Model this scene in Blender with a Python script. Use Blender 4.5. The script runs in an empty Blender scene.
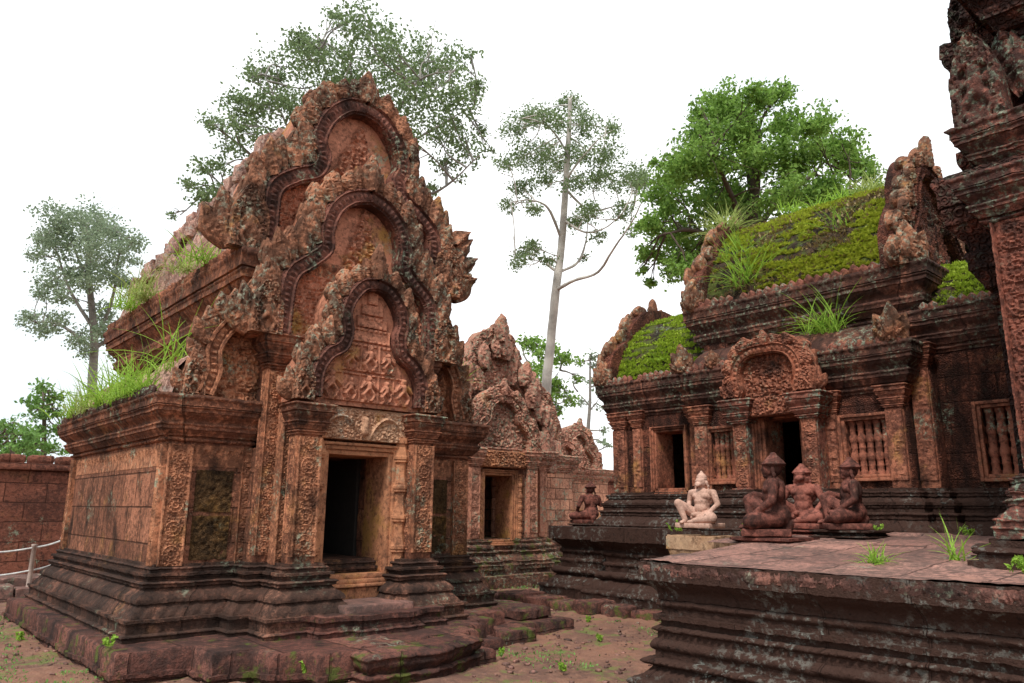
import bpy, math, random
import numpy as np
from mathutils import Vector, Matrix
R = math.radians
SC = bpy.context.scene
COL = SC.collection
rnd = random.Random(7)
rng = np.random.default_rng(11)
# ------------------------------------------------------------------ camera
F_PX, EYE = 750.0, 1.6
YAW, PITCH, ROLL = R(41.5), math.atan(169/750), R(0.5)
fw = np.array([math.sin(YAW)*math.cos(PITCH), math.cos(YAW)*math.cos(PITCH), math.sin(PITCH)])
rt = np.array([math.cos(YAW), -math.sin(YAW), 0.0]); up = np.cross(rt, fw)
rt, up = rt*math.cos(ROLL)+up*math.sin(ROLL), up*math.cos(ROLL)-rt*math.sin(ROLL)
cd = bpy.data.cameras.new('camera'); cam = bpy.data.objects.new('camera', cd); COL.objects.link(cam)
cd.sensor_width = 36; cd.lens = F_PX*36/1024; cd.clip_start = .05; cd.clip_end = 4000
m = Matrix(((rt[0], up[0], -fw[0], 0), (rt[1], up[1], -fw[1], 0), (rt[2], up[2], -fw[2], EYE), (0, 0, 0, 1)))
cam.matrix_world = m; SC.camera = cam
def at(px, py, depth):                      # surveyed point seen along a direction at a distance
    return np.array([0, 0, EYE]) + (fw + rt*(px-512)/F_PX - up*(py-341.5)/F_PX)*depth
# ------------------------------------------------------------------ world, sun, exposure
SUN_EL, SUN_AZ = R(58), R(-62)              # azimuth measured from +Y towards +X
w = bpy.data.worlds.new('World'); SC.world = w; w.use_nodes = True
nt = w.node_tree; bg = nt.nodes['Background']
sky = nt.nodes.new('ShaderNodeTexSky'); sky.sky_type = 'NISHITA'; sky.sun_disc = False
sky.sun_elevation = SUN_EL; sky.sun_rotation = SUN_AZ; sky.air_density = 1.5; sky.dust_density = 3
tc = nt.nodes.new('ShaderNodeTexCoord'); nz = nt.nodes.new('ShaderNodeTexNoise'); nz.inputs['Scale'].default_value = 1.6; nz.inputs['Detail'].default_value = 5
rp = nt.nodes.new('ShaderNodeValToRGB'); rp.color_ramp.elements[0].position = .42; rp.color_ramp.elements[1].position = .70
rp.color_ramp.elements[0].color = (6.7, 7.95, 8.45, 1); rp.color_ramp.elements[1].color = (12.2, 12.3, 12.4, 1)
mx = nt.nodes.new('ShaderNodeMix'); mx.data_type = 'RGBA'; mx.inputs[0].default_value = .93
gd = nt.nodes.new('ShaderNodeVectorMath'); gd.operation = 'DOT_PRODUCT'; gd.inputs[1].default_value = (.75, -.2, .15)
ad = nt.nodes.new('ShaderNodeMath'); ad.operation = 'MULTIPLY_ADD'; ad.inputs[1].default_value = .45
nt.links.new(tc.outputs['Generated'], nz.inputs['Vector']); nt.links.new(tc.outputs['Generated'], gd.inputs[0])
nt.links.new(gd.outputs['Value'], ad.inputs[0]); nt.links.new(nz.outputs['Fac'], ad.inputs[2]); nt.links.new(ad.outputs[0], rp.inputs['Fac'])
nt.links.new(sky.outputs[0], mx.inputs[6]); nt.links.new(rp.outputs[0], mx.inputs[7]); nt.links.new(mx.outputs[2], bg.inputs['Color'])
bg.inputs['Strength'].default_value = .085
sd = bpy.data.lights.new('sun', 'SUN'); sun = bpy.data.objects.new('sun', sd); COL.objects.link(sun)
sd.energy = 2.3; sd.angle = R(11); sd.color = (1, .95, .88)
dv = Vector((math.sin(SUN_AZ)*math.cos(SUN_EL), math.cos(SUN_AZ)*math.cos(SUN_EL), math.sin(SUN_EL)))
# the brighter part of the cloud cover stands behind and left of the viewer
dv = Vector((-.75, -.35, 1.15)).normalized()
sun.rotation_euler = dv.to_track_quat('Z', 'Y').to_euler()
sky.sun_elevation = math.asin(dv.z); sky.sun_rotation = math.atan2(dv.x, dv.y)
SC.view_settings.view_transform = 'Standard'; SC.view_settings.look = 'None'
SC.view_settings.exposure = 0.60; SC.view_settings.gamma = 1
SC.render.engine = 'CYCLES'
SC.cycles.max_bounces = 5

# ------------------------------------------------------------------ noise
def _h(ix, iy, iz, s):
    n = (ix*374761393 + iy*668265263 + iz*2147483647 + s*1274126177) & 0xffffffff
    n = ((n ^ (n >> 13))*1274126177) & 0xffffffff
    n = ((n ^ (n >> 16))*2246822519) & 0xffffffff
    return ((n ^ (n >> 15)) & 0xffffff)/float(0xffffff)
def vnoise(P, s=0):
    P = np.asarray(P, float); I = np.floor(P).astype(np.int64); f = P-I; f = f*f*(3-2*f); r = 0
    for dx in (0, 1):
        wx = f[..., 0] if dx else 1-f[..., 0]
        for dy in (0, 1):
            wy = f[..., 1] if dy else 1-f[..., 1]
            for dz in (0, 1):
                wz = f[..., 2] if dz else 1-f[..., 2]
                r = r + _h(I[..., 0]+dx, I[..., 1]+dy, I[..., 2]+dz, s)*wx*wy*wz
    return r-.5
def rough(V, amp, sc=4.0):
    D = np.stack([.30*vnoise(V*sc, k)+.25*vnoise(V*sc*2.7, k+7)+.40*np.maximum(-.12, vnoise(V*sc*5.1, k+17))+.30*vnoise(V*sc*9.7, k+27) for k in range(3)], -1)
    return V + D*amp*1.7
def worley(u, v, cell, seed=3):
    U = u/cell; W = v/cell; iu = np.floor(U).astype(np.int64); iv = np.floor(W).astype(np.int64)
    best = np.full(U.shape, 9.); bu = np.zeros(U.shape); bv = np.zeros(U.shape); hid = np.zeros(U.shape)
    for a in (-1, 0, 1):
        for b in (-1, 0, 1):
            cu = iu+a+.2+.6*_h(iu+a, iv+b, iu*0, seed); cv = iv+b+.2+.6*_h(iu+a, iv+b, iu*0+5, seed)
            d = np.hypot(U-cu, W-cv); k = d < best
            best = np.where(k, d, best); bu = np.where(k, U-cu, bu); bv = np.where(k, W-cv, bv); hid = np.where(k, _h(iu+a, iv+b, iu*0+9, seed), hid)
    return best, np.arctan2(bv, bu), hid
def foliage(u, v, cell=.11, seed=3):        # carved curling leaves, 0..1
    d, th, hid = worley(u, v, cell, seed)
    sg = np.where(hid > .5, 1, -1)
    return np.clip(.52+.45*np.cos(11*d+sg*th+hid*6), 0, 1)*np.clip(1.25-d*1.1, 0, 1)

# ------------------------------------------------------------------ mesh building
class Fr:
    def __init__(s, o, face):
        s.o = np.array(o, float); s.v = np.array([0, 0, 1.])
        if isinstance(face, str):
            s.n = np.array({'-Y': (0, -1, 0), '+Y': (0, 1, 0), '-X': (-1, 0, 0), '+X': (1, 0, 0)}[face], float)
        else: s.n = np.array(face, float)/np.linalg.norm(face)
        s.u = np.cross(s.v, s.n)
    def w(s, u, v, n):
        u, v, n = np.broadcast_arrays(np.asarray(u, float), v, n)
        return s.o + u[..., None]*s.u + v[..., None]*s.v + n[..., None]*s.n
class MB:
    def __init__(s): s.V = []; s.UV = []; s.Q = []; s.N = []; s.c = 0
    def add(s, V, F, UV=None, ng=()):
        V = np.asarray(V, float).reshape(-1, 3)
        if UV is None: UV = V[:, :2]
        s.V.append(V); s.UV.append(np.asarray(UV, float).reshape(-1, 2))
        if len(F): s.Q.append(np.asarray(F, np.int64).reshape(-1, 4)+s.c)
        for g in ng: s.N.append([int(i)+s.c for i in g])
        s.c += len(V)
    def grid(s, P, UV=None, mask=None, closed=False, flip=False):
        r, c = P.shape[:2]
        idx = np.arange(r*c).reshape(r, c)
        if closed: idx = np.concatenate([idx, idx[:, :1]], 1)
        F = np.stack([idx[:-1, :-1], idx[:-1, 1:], idx[1:, 1:], idx[1:, :-1]], -1)
        if flip: F = F[..., ::-1]
        if mask is not None: F = F[mask]
        s.add(P.reshape(-1, 3), F.reshape(-1, 4), None if UV is None else UV.reshape(-1, 2))
    def rough(s, amp, sc=4.):
        s.V = [rough(v, amp, sc) for v in s.V]; return s
    def build(s, name, mat, parent=None, smooth=True, ang=42):
        me = bpy.data.meshes.new(name)
        V = np.concatenate(s.V); UV = np.concatenate(s.UV)
        if parent is not None: V = V-np.array(parent.get('_o', (0, 0, 0)))
        Q = np.concatenate(s.Q) if s.Q else np.zeros((0, 4), np.int64)
        loops = list([Q.reshape(-1)]) + [np.array(g) for g in s.N]; L = np.concatenate(loops).astype(np.int32)
        tot = np.concatenate([np.full(len(Q), 4), np.array([len(g) for g in s.N], int)]).astype(np.int32)
        st = np.concatenate([[0], np.cumsum(tot)[:-1]]).astype(np.int32)
        me.vertices.add(len(V)); me.vertices.foreach_set('co', V.astype(np.float32).ravel())
        me.loops.add(len(L)); me.loops.foreach_set('vertex_index', L)
        me.polygons.add(len(tot)); me.polygons.foreach_set('loop_start', st); me.polygons.foreach_set('loop_total', tot)
        uv = me.uv_layers.new(name='UVMap'); uv.data.foreach_set('uv', UV[L].astype(np.float32).ravel())
        me.update(calc_edges=True); me.validate()
        if smooth:
            me.polygons.foreach_set('use_smooth', np.ones(len(me.polygons), bool))
            try: me.set_sharp_from_angle(angle=R(ang))
            except Exception: pass
        me.materials.append(mat)
        o = bpy.data.objects.new(name, me); COL.objects.link(o)
        if parent is not None: o.parent = parent; o['_o'] = list(parent.get('_o', (0, 0, 0)))
        return o
def root(name, loc, label, cat, group=None):
    o = bpy.data.objects.new(name, None); COL.objects.link(o); o.location = loc; o['_o'] = [float(x) for x in loc]
    o.empty_display_size = .1
    return tag(o, label, cat, group)
def tag(o, label, cat, group=None, kind=None):
    o['label'] = label; o['category'] = cat
    if group: o['group'] = group
    if kind: o['kind'] = kind
    return o
def sub(p):                                 # children of a mesh part share the thing's origin
    return p
# --- profile rows: (z, offset, pattern amplitude, pattern period)
def prof(z, o, items):
    rows = [(z, o, 0, 1)]
    for it in items:
        k, a = it[0], it[1:]
        if k == 'o': rows.append((z, a[0], 0, 1)); o = a[0]; continue
        h = a[0]
        if k == 'v':
            n = max(1, int(h/.12))
            for i in range(1, n+1): rows.append((z+h*i/n, o, 0, 1))
        elif k == 'l': rows.append((z+h, a[1], 0, 1)); o = a[1]
        elif k in 'sP':
            n = 5; o1 = a[1]
            for i in range(1, n+1):
                t = i/n; e = t*t*(3-2*t); am = 0
                if k == 'P': am = .018*math.sin(math.pi*min(1, t))
                rows.append((z+h*t, o+(o1-o)*e, am, a[2] if k == 'P' else 1))
            o = o1
        elif k in 'tB':
            n = 6
            for i in range(1, n+1):
                t = i/n; b = a[1]*math.sin(math.pi*t)
                rows.append((z+h*t, o+(b if k == 't' else b*.5), b*.8 if k == 'B' else 0, a[2] if k == 'B' else 1))
        z += h
    return rows
def contour(poly, seg):
    P = np.array(poly, float); n = len(P); Ds = []; L = 0
    E = np.roll(P, -1, 0)-P; ln = np.hypot(E[:, 0], E[:, 1]); T = E/ln[:, None]; N = np.stack([T[:, 1], -T[:, 0]], 1)
    Np = np.roll(N, 1, 0); M = (N+Np); M = M/np.maximum(1e-6, 1+np.sum(N*Np, 1))[:, None]
    base = []; off = []; S = []
    for i in range(n):
        j = (i+1) % n; k = max(1, int(round(ln[i]/seg)))
        for q in range(k):
            t = q/k; base.append(P[i]*(1-t)+P[j]*t); off.append(M[i]*(1-t)+M[j]*t); S.append(L+ln[i]*t)
        L += ln[i]
    return np.array(base), np.array(off), np.array(S), L
def moulding(mb, poly, rows, seg=.04, cap=True):
    B, O, S, L = contour(poly, seg)
    Z = np.array([r[0] for r in rows]); F = np.array([r[1] for r in rows]); A = np.array([r[2] for r in rows]); T = np.array([r[3] for r in rows])
    pat = A[:, None]*(np.abs(np.cos(np.pi*S[None, :]/T[:, None]))-.35)
    off = F[:, None]+pat
    P = np.zeros((len(rows), len(B), 3))
    P[..., 0] = B[None, :, 0]+O[None, :, 0]*off; P[..., 1] = B[None, :, 1]+O[None, :, 1]*off; P[..., 2] = Z[:, None]
    UV = np.stack(np.broadcast_arrays(S[None, :], (Z+F*.7)[:, None]), -1)
    mb.grid(P, UV, closed=True)
    if cap:
        m_ = len(B); a = P[-1]; b = P[0]
        mb.add(a, [], a[:, :2], [list(range(m_))]); mb.add(b, [], b[:, :2], [list(range(m_))[::-1]])
def box(mb, fr, u0, u1, v0, v1, n0, n1, seg=.08, bev=.012):
    c = np.array([(u0+u1)/2, (v0+v1)/2, (n0+n1)/2]); hf = np.abs(np.array([u1-u0, v1-v0, n1-n0]))/2
    bev = min(bev, hf.min()*.6)
    def ax(h):
        k = max(1, int(2*h/seg)); a = np.linspace(-h+bev, h-bev, k+1); return np.concatenate([[-h], a, [h]])
    A = [ax(h) for h in hf]
    for d in range(3):
        for sg in (-1, 1):
            e, f = (d+1) % 3, (d+2) % 3
            X, Y = np.meshgrid(A[e], A[f]); P = np.zeros(X.shape+(3,)); P[..., e] = X; P[..., f] = Y; P[..., d] = sg*hf[d]
            q = np.abs(P)-(hf-bev); q = np.maximum(q, 0); l = np.linalg.norm(q, axis=-1, keepdims=True)
            P = np.where(l > bev, np.sign(P)*(np.minimum(np.abs(P), hf-bev)+q/np.maximum(l, 1e-9)*bev), P)
            W = fr.w(P[..., 0]+c[0], P[..., 1]+c[1], P[..., 2]+c[2])
            UV = np.stack([P[..., 0]+c[0]+(P[..., 2] if d == 0 else 0), P[..., 1]+c[1]+(P[..., 2] if d == 1 else 0)], -1)
            mb.grid(W, UV, flip=(sg < 0))
def relief(mb, fr, u0, u1, v0, v1, fn, n=0., depth=.03, res=.012, skirt=.05):
    us = np.linspace(u0, u1, max(3, int((u1-u0)/res))); vs = np.linspace(v0, v1, max(3, int((v1-v0)/res)))
    U, V = np.meshgrid(us, vs); Hh = n+depth*fn(U-u0, V-v0)
    U = np.pad(U, 1, 'edge'); V = np.pad(V, 1, 'edge'); Hh = np.pad(Hh, 1, constant_values=n-skirt)
    mb.grid(fr.w(U, V, Hh), np.stack([U, V], -1))
def scroll(wd):
    def f(u, v):
        n_ = 1.0; c = (v % (wd*n_))-wd*.5*n_; k = np.floor(v/(wd*n_)); x = u-wd/2; r = np.hypot(x, c)/wd; th = np.arctan2(c, x*np.where(k % 2 > 0, 1, -1))
        core = .55+.45*np.cos(r*2*np.pi*7)*(.7+.3*np.cos(8*th)); ring = .25+.75*np.clip(1-np.abs(r-.31)/.035, 0, 1)
        lf = .5+.5*np.cos(11*th+r*14); out = .75*foliage(u, v+k*.013, wd*.2, 5)
        h = np.where(r < .17, core, np.where(r < .26, .15+.55*lf, np.where(r < .36, ring, out))); e = np.minimum(u, wd-u)/wd
        return np.where(e < .06, 1.05, np.where(e < .09, .0, h))
    return f
def diamonds(wd, hh):
    def f(u, v):
        a = np.abs(((u/wd) % 1)-.5)*2+np.abs(v/hh-.5)*2
        return np.where(a < 1, .5+.5*np.cos(a*2*np.pi*2), .0)
    return f
def smooth_curve(pts, step=.03):
    P = np.array(pts, float); P = np.vstack([2*P[0]-P[1], P, 2*P[-1]-P[-2]]); out = []
    for i in range(1, len(P)-2):
        t = np.linspace(0, 1, 12, endpoint=False)[:, None]; a, b, c, d = P[i-1:i+3]
        out.append(.5*((2*b)+(c-a)*t+(2*a-5*b+4*c-d)*t*t+(3*b-3*c+d-a)*t**3))
    out = np.vstack(out+[P[-2:-1]]); d = np.concatenate([[0], np.cumsum(np.hypot(*np.diff(out, axis=0).T))])
    s = np.linspace(0, d[-1], max(4, int(d[-1]/step))); return np.stack([np.interp(s, d, out[:, 0]), np.interp(s, d, out[:, 1])], 1), s
def leaf(mb, fr, u, v, ang, ln, wd, n0, th, curl=1., seed=0, nt_=22, ns=13):
    t = np.linspace(0, 1, nt_)[:, None]; s = np.linspace(-1, 1, ns)[None, :]
    hw = wd/2*(.50+.62*np.sin(np.pi*np.clip(t*1.05, 0, 1)))*np.clip((1-t)*2.6, 0, 1)**.6+.004
    x = s*hw + curl*wd*.15*t**2.5; y = t*ln+0*s
    r = np.clip((1-np.abs(s))*3.2, 0, 1)**.6*np.clip((1-t)*6, 0, 1)**.5
    cell = max(.04, wd*.24)
    inner = np.cos(np.clip(np.abs(s)*1.05, 0, 1)*np.pi*1.5)          # rim, groove, swelling heart
    z = n0+th*(.55*r+.22*inner*r)+(.10*wd+.006)*r*foliage(np.abs(s)*wd*.5+u*.31+seed*.37, y+v*.53, cell, 5)
    ca, sa = math.cos(ang), math.sin(ang)      # ang: 0 = straight up
    U = u+x*ca+y*sa; V = v-x*sa+y*ca
    P = fr.w(U, V, z); mb.grid(P, np.stack([U, V], -1))
    P2 = fr.w(U, V, n0-th*.6*r); mb.grid(P2, np.stack([U, V], -1), flip=True)
def stele(mb, fr, u, v, wd, h, n0, th=.12, k=1):
    """upright pointed block with a small figure in a leafy niche"""
    t = np.linspace(0, 1, 44)[:, None]; s = np.linspace(-1, 1, 30)[None, :]
    hw = wd/2*np.clip(1.02-.10*t, 0, 1)*np.clip((1-t)*2.2, 0, 1)**.5+.004
    x = s*hw; y = t*h+0*s; e = np.minimum((1-np.abs(s))*hw, (1-t)*h*.6)
    fo = foliage(x+u, y+v, .07, 3); ni = (np.abs(x) < wd*.27) & (y > h*.06) & (y < h*.66-np.abs(x)*.6)
    fg = figure(x, y, 0, h*.08, h*.56, k)
    z = np.where(ni, -.02+.065*fg, .02+.035*fo)+np.where(e < .012, -.05, 0)
    P = fr.w(u+x, v+y, n0+z); P = np.pad(P, ((1, 1), (1, 1), (0, 0)), 'edge')
    back = fr.n*(th+.06); P[0] -= back; P[-1] -= back; P[:, 0] -= back; P[:, -1] -= back
    mb.grid(P, np.stack([P[..., 0]+P[..., 1], P[..., 2]], -1))
def tube(mb, pts, rad, k=8):
    P = np.array(pts, float); rad = np.broadcast_to(rad, len(P)); T = np.gradient(P, axis=0); T /= np.linalg.norm(T, axis=1)[:, None]+1e-9
    a = np.array([.31, .77, .55]) if abs(T[0, 2]) > .8 else np.array([0, 0, 1.]); rows = []
    for i in range(len(P)):
        x = np.cross(T[i], a); x /= np.linalg.norm(x); y = np.cross(T[i], x); th = np.arange(k)*2*np.pi/k
        rows.append(P[i]+rad[i]*(np.cos(th)[:, None]*x+np.sin(th)[:, None]*y))
    Q = np.array(rows); d = np.concatenate([[0], np.cumsum(np.linalg.norm(np.diff(P, axis=0), axis=1))])
    mb.grid(Q, np.stack(np.broadcast_arrays(np.arange(k)[None, :]/k, d[:, None]), -1), closed=True, flip=True)
    mb.add(Q[-1], [], None, [list(range(k))[::-1]]); mb.add(Q[0], [], None, [list(range(k))])
def lathe(mb, c, rows, k=14, z0=0):
    th = np.arange(k)*2*np.pi/k; r = np.array(rows, float)
    P = np.stack([c[0]+r[:, 1:2]*np.cos(th), c[1]+r[:, 1:2]*np.sin(th), np.broadcast_to(z0+r[:, 0:1], (len(r), k))], -1)
    mb.grid(P, np.stack(np.broadcast_arrays(th[None, :]*.1, r[:, 0:1]), -1), closed=True)
    mb.add(P[-1], [], None, [list(range(k))]); mb.add(P[0], [], None, [list(range(k))[::-1]])
def baluster_rows(h, r, rings=4):
    out = []; N = rings*18
    for i in range(N+1):
        t = i/N; a = t*rings % 1; b = .86
        if a < .06 or a > .94: b = 1.12
        elif a < .11 or a > .89: b = .80
        elif a < .17 or a > .83: b = 1.05
        elif .46 < a < .54: b = 1.0
        out.append((t*h, r*b))
    return out

# ------------------------------------------------------------------ materials
def mat_new(name):
    m_ = bpy.data.materials.new(name); m_.use_nodes = True; n = m_.node_tree; b = n.nodes['Principled BSDF']
    return m_, n, b
def N(n, t, **k):
    x = n.nodes.new('ShaderNode'+t)
    for a, v in k.items():
        if hasattr(x, a) and not a.startswith('i_'): setattr(x, a, v)
    return x
def noise(n, vec, sc, det=4, ro=.6, dist=0):
    x = N(n, 'TexNoise'); x.inputs['Scale'].default_value = sc; x.inputs['Detail'].default_value = det; x.inputs['Roughness'].default_value = ro; x.inputs['Distortion'].default_value = dist
    n.links.new(vec, x.inputs['Vector']); return x.outputs['Fac']
def ramp(n, f, a, b):
    x = N(n, 'MapRange'); x.interpolation_type = 'SMOOTHSTEP'; x.inputs[1].default_value = a; x.inputs[2].default_value = b; n.links.new(f, x.inputs[0]); return x.outputs[0]
def mixc(n, f, a, b, bt='MIX'):
    x = N(n, 'Mix'); x.data_type = 'RGBA'; x.blend_type = bt
    for s, v in ((0, f), (6, a), (7, b)):
        if hasattr(v, 'is_linked') or hasattr(v, 'links'): n.links.new(v, x.inputs[s])
        elif s == 0: x.inputs[0].default_value = v
        else: x.inputs[s].default_value = tuple(v)+(1,)
    return x.outputs[2]
def mth(n, op, a, b=None):
    x = N(n, 'Math'); x.operation = op
    for i, v in enumerate((a, b)):
        if v is None: continue
        if hasattr(v, 'links'): n.links.new(v, x.inputs[i])
        else: x.inputs[i].default_value = v
    return x.outputs[0]
def stone(name, c1, c2, dark=.35, lichen=.2, ochre=.1, brick=None, carve=0, bump=1., streak=.5, darkcol=(.014, .011, .010), lichcol=(.30, .36, .26), moss=0):
    m_, n, b = mat_new(name)
    g = N(n, 'NewGeometry'); pos = g.outputs['Position']; uvn = N(n, 'UVMap'); uv = uvn.outputs[0]
    n1 = noise(n, pos, 1.3, 5); n2 = noise(n, pos, 9, 6, .7); n3 = noise(n, pos, 55, 3, .6)
    col = mixc(n, ramp(n, n1, .35, .65), c1, c2)
    col = mixc(n, ramp(n, n2, .38, .75), col, tuple(x*1.35 for x in c1))
    hb = None
    if brick:
        bt = N(n, 'TexBrick'); n.links.new(uv, bt.inputs['Vector']); bt.inputs['Scale'].default_value = 1; bt.inputs['Brick Width'].default_value = brick[0]; bt.inputs['Row Height'].default_value = brick[1]
        bt.inputs['Mortar Size'].default_value = .012; bt.inputs['Mortar Smooth'].default_value = .5; bt.inputs['Bias'].default_value = 0
        bt.inputs['Color1'].default_value = (.55, .5, .5, 1); bt.inputs['Color2'].default_value = (1.25, 1.2, 1.15, 1); bt.inputs['Mortar'].default_value = (.16, .14, .13, 1)
        col = mixc(n, .75, col, bt.outputs['Color'], 'MULTIPLY'); hb = bt.outputs['Fac']
    # iron-yellow patches
    no = noise(n, pos, 1.1, 3, .5); off = N(n, 'VectorMath'); off.operation = 'ADD'; off.inputs[1].default_value = (13.7, 5.1, 9.3); n.links.new(pos, off.inputs[0])
    no = noise(n, off.outputs[0], 1.7, 4, .6)
    col = mixc(n, mth(n, 'MULTIPLY', ramp(n, no, .60-.16*ochre, .74-.1*ochre), min(1, ochre*3)), col, (.42, .22, .07))
    # dark biofilm, running down
    mp = N(n, 'Mapping'); mp.inputs['Scale'].default_value = (1, 1, .22); n.links.new(pos, mp.inputs['Vector'])
    ns = noise(n, mp.outputs[0], 4.5, 5, .65); nd = noise(n, pos, 2.1, 7, .72)
    dm = mth(n, 'ADD', mth(n, 'MULTIPLY', nd, 1-streak*.5), mth(n, 'MULTIPLY', ns, streak*.5))
    th = .72-.42*dark
    dmask = ramp(n, dm, th-.05, th+.09)
    col = mixc(n, mth(n, 'MULTIPLY', dmask, .93), col, darkcol)
    # lichen
    lv = N(n, 'VectorMath'); lv.operation = 'ADD'; lv.inputs[1].default_value = (3.1, 8.7, 1.9); n.links.new(pos, lv.inputs[0])
    la = noise(n, lv.outputs[0], 1.6, 3, .5); lb = noise(n, lv.outputs[0], 14, 5, .7)
    lm = mth(n, 'MULTIPLY', ramp(n, la, .62-.3*lichen, .72-.3*lichen), ramp(n, lb, .50, .60))
    col = mixc(n, mth(n, 'MULTIPLY', lm, .8), col, lichcol)
    n5 = noise(n, pos, 17, 5, .75)
    col = mixc(n, mth(n, 'MULTIPLY', ramp(n, mth(n, 'ADD', n5, mth(n, 'MULTIPLY', n1, .35)), .72-.25*dark, .86-.25*dark), .75), col, tuple(x*.35+y*.6 for x, y in zip(c2, darkcol)))
    if moss:
        mm = mth(n, 'MULTIPLY', ramp(n, noise(n, lv.outputs[0], 3.3, 5, .7), .62-.25*moss, .7-.2*moss), .85)
        col = mixc(n, mm, col, (.09, .11, .025))
    col = mixc(n, .55, col, mixc(n, n3, (.35, .35, .35), (1.65, 1.65, 1.65)), 'MULTIPLY')
    n.links.new(col, b.inputs['Base Color']); b.inputs['Roughness'].default_value = .85; b.inputs['Specular IOR Level'].default_value = .12
    h = mth(n, 'ADD', mth(n, 'MULTIPLY', n2, .5), mth(n, 'MULTIPLY', n3, .22))
    if hb is not None: h = mth(n, 'SUBTRACT', h, mth(n, 'MULTIPLY', hb, .7))
    if carve:
        vo = N(n, 'TexVoronoi'); vo.inputs['Scale'].default_value = carve; n.links.new(pos, vo.inputs['Vector'])
        cs = mth(n, 'COSINE', mth(n, 'MULTIPLY', vo.outputs['Distance'], 13.))
        h = mth(n, 'ADD', h, mth(n, 'MULTIPLY', cs, .28))
    bp = N(n, 'Bump'); bp.inputs['Strength'].default_value = min(1, .9*bump); bp.inputs['Distance'].default_value = .05*bump
    n.links.new(h, bp.inputs['Height']); n.links.new(bp.outputs[0], b.inputs['Normal'])
    return m_
def simple(name, c, rgh=.8, c2=None, sc=8):
    m_, n, b = mat_new(name); g = N(n, 'NewGeometry'); f = noise(n, g.outputs['Position'], sc, 5, .65)
    col = mixc(n, ramp(n, f, .35, .65), c, c2 or tuple(x*.7 for x in c)); n.links.new(col, b.inputs['Base Color']); b.inputs['Roughness'].default_value = rgh
    bp = N(n, 'Bump'); bp.inputs['Strength'].default_value = .5; bp.inputs['Distance'].default_value = .02; n.links.new(f, bp.inputs['Height']); n.links.new(bp.outputs[0], b.inputs['Normal']); return m_
RED, RED2 = (.46, .20, .11), (.23, .085, .06)
PINK = (.46, .235, .17); BRN = (.15, .075, .05)
M = {}
M['carved'] = stone('carved_sandstone', RED, (.32, .13, .075), dark=.44, lichen=.42, ochre=.22, bump=.9, carve=0)
M['band'] = stone('dark_band_sandstone', (.22, .09, .065), (.15, .065, .05), dark=.5, lichen=.25, ochre=.1, bump=.8)
M['carved_top'] = stone('weathered_carved_sandstone', (.40, .175, .10), (.26, .115, .07), dark=.5, lichen=.72, ochre=.3, bump=.9, darkcol=(.02, .015, .012), lichcol=(.33, .36, .27))
M['plain'] = stone('plain_sandstone', (.45, .20, .105), (.34, .15, .085), dark=.22, lichen=.05, ochre=.4, bump=.6)
M['pinkface'] = stone('pale_red_sandstone', (.47, .20, .125), (.36, .15, .095), dark=.24, lichen=.1, ochre=.45, bump=.6)
M['blocks'] = stone('laterite_blocks', (.36, .155, .095), (.24, .105, .065), dark=.44, lichen=.08, ochre=.2, brick=(.52, .40), bump=1.6, streak=1.)
M['cornice'] = stone('cornice_sandstone', (.42, .175, .10), (.27, .11, .07), dark=.52, brick=(.85, 3.), ochre=.12, bump=1.)
M['cornice_dark'] = stone('stained_cornice_sandstone', (.28, .12, .08), (.18, .08, .06), dark=.62, brick=(.8, 3.), lichen=.7, ochre=.1, bump=1.)
M['base'] = stone('weathered_base_stone', (.24, .115, .08), (.14, .075, .055), dark=.6, lichen=.2, ochre=.1, bump=1.2, brick=(1.1, 3.), darkcol=(.016, .013, .012))
M['step'] = stone('dark_step_stone', (.20, .085, .065), (.12, .06, .05), dark=.46, lichen=.1, ochre=.04, bump=1.3, brick=(.62, 3.), darkcol=(.02, .016, .015), moss=.25)
M['pave'] = stone('red_paving_stone', (.31, .165, .135), (.20, .118, .10), dark=.42, lichen=.15, ochre=.03, bump=.8, brick=(.9, .6), darkcol=(.07, .05, .045))
M['black'] = stone('black_stained_base_stone', (.27, .115, .075), (.16, .075, .055), brick=(.75, 3.), dark=.97, lichen=.5, ochre=.12, bump=1.0, darkcol=(.010, .009, .008), lichcol=(.36, .40, .36))
M['mand'] = stone('dark_red_sandstone', (.31, .11, .07), (.2, .075, .052), dark=.52, lichen=.3, ochre=.12, bump=1.2, carve=22, streak=.8)
M['mand_wall'] = stone('stained_wall_stone', (.29, .105, .065), (.18, .07, .05), dark=.56, lichen=.15, ochre=.22, brick=(.6, .34), bump=1.2, carve=26, streak=1.)
M['mand_plain'] = stone('stained_plain_sandstone', (.36, .135, .08), (.25, .095, .06), dark=.4, lichen=.12, ochre=.2, bump=.7)
M['buff'] = stone('pale_buff_carving', (.50, .30, .19), (.42, .21, .13), dark=.2, lichen=.3, ochre=.4, bump=.7, lichcol=(.45, .42, .34))
M['inner_shade'] = simple('shade_painted_inner_stone', (.03, .022, .018), .95)  # near-black colour paints in the shade behind the open doorways
M['olive'] = stone('pitted_laterite', (.20, .11, .05), (.13, .075, .035), dark=.4, lichen=.1, ochre=.5, bump=1.8, carve=45)
M['baluster'] = stone('turned_red_stone', (.34, .12, .075), (.2, .075, .05), dark=.35, lichen=.18, ochre=.2, bump=.5)
M['roofstone'] = stone('dark_roof_stone', (.10, .06, .04), (.06, .04, .03), dark=.6, lichen=.2, ochre=.1, bump=1.6, moss=.6)
M['palestone'] = stone('pale_weathered_roof_stone', (.50, .30, .24), (.34, .17, .13), dark=.34, lichen=.6, ochre=.05, bump=1.3, lichcol=(.42, .38, .33))
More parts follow.
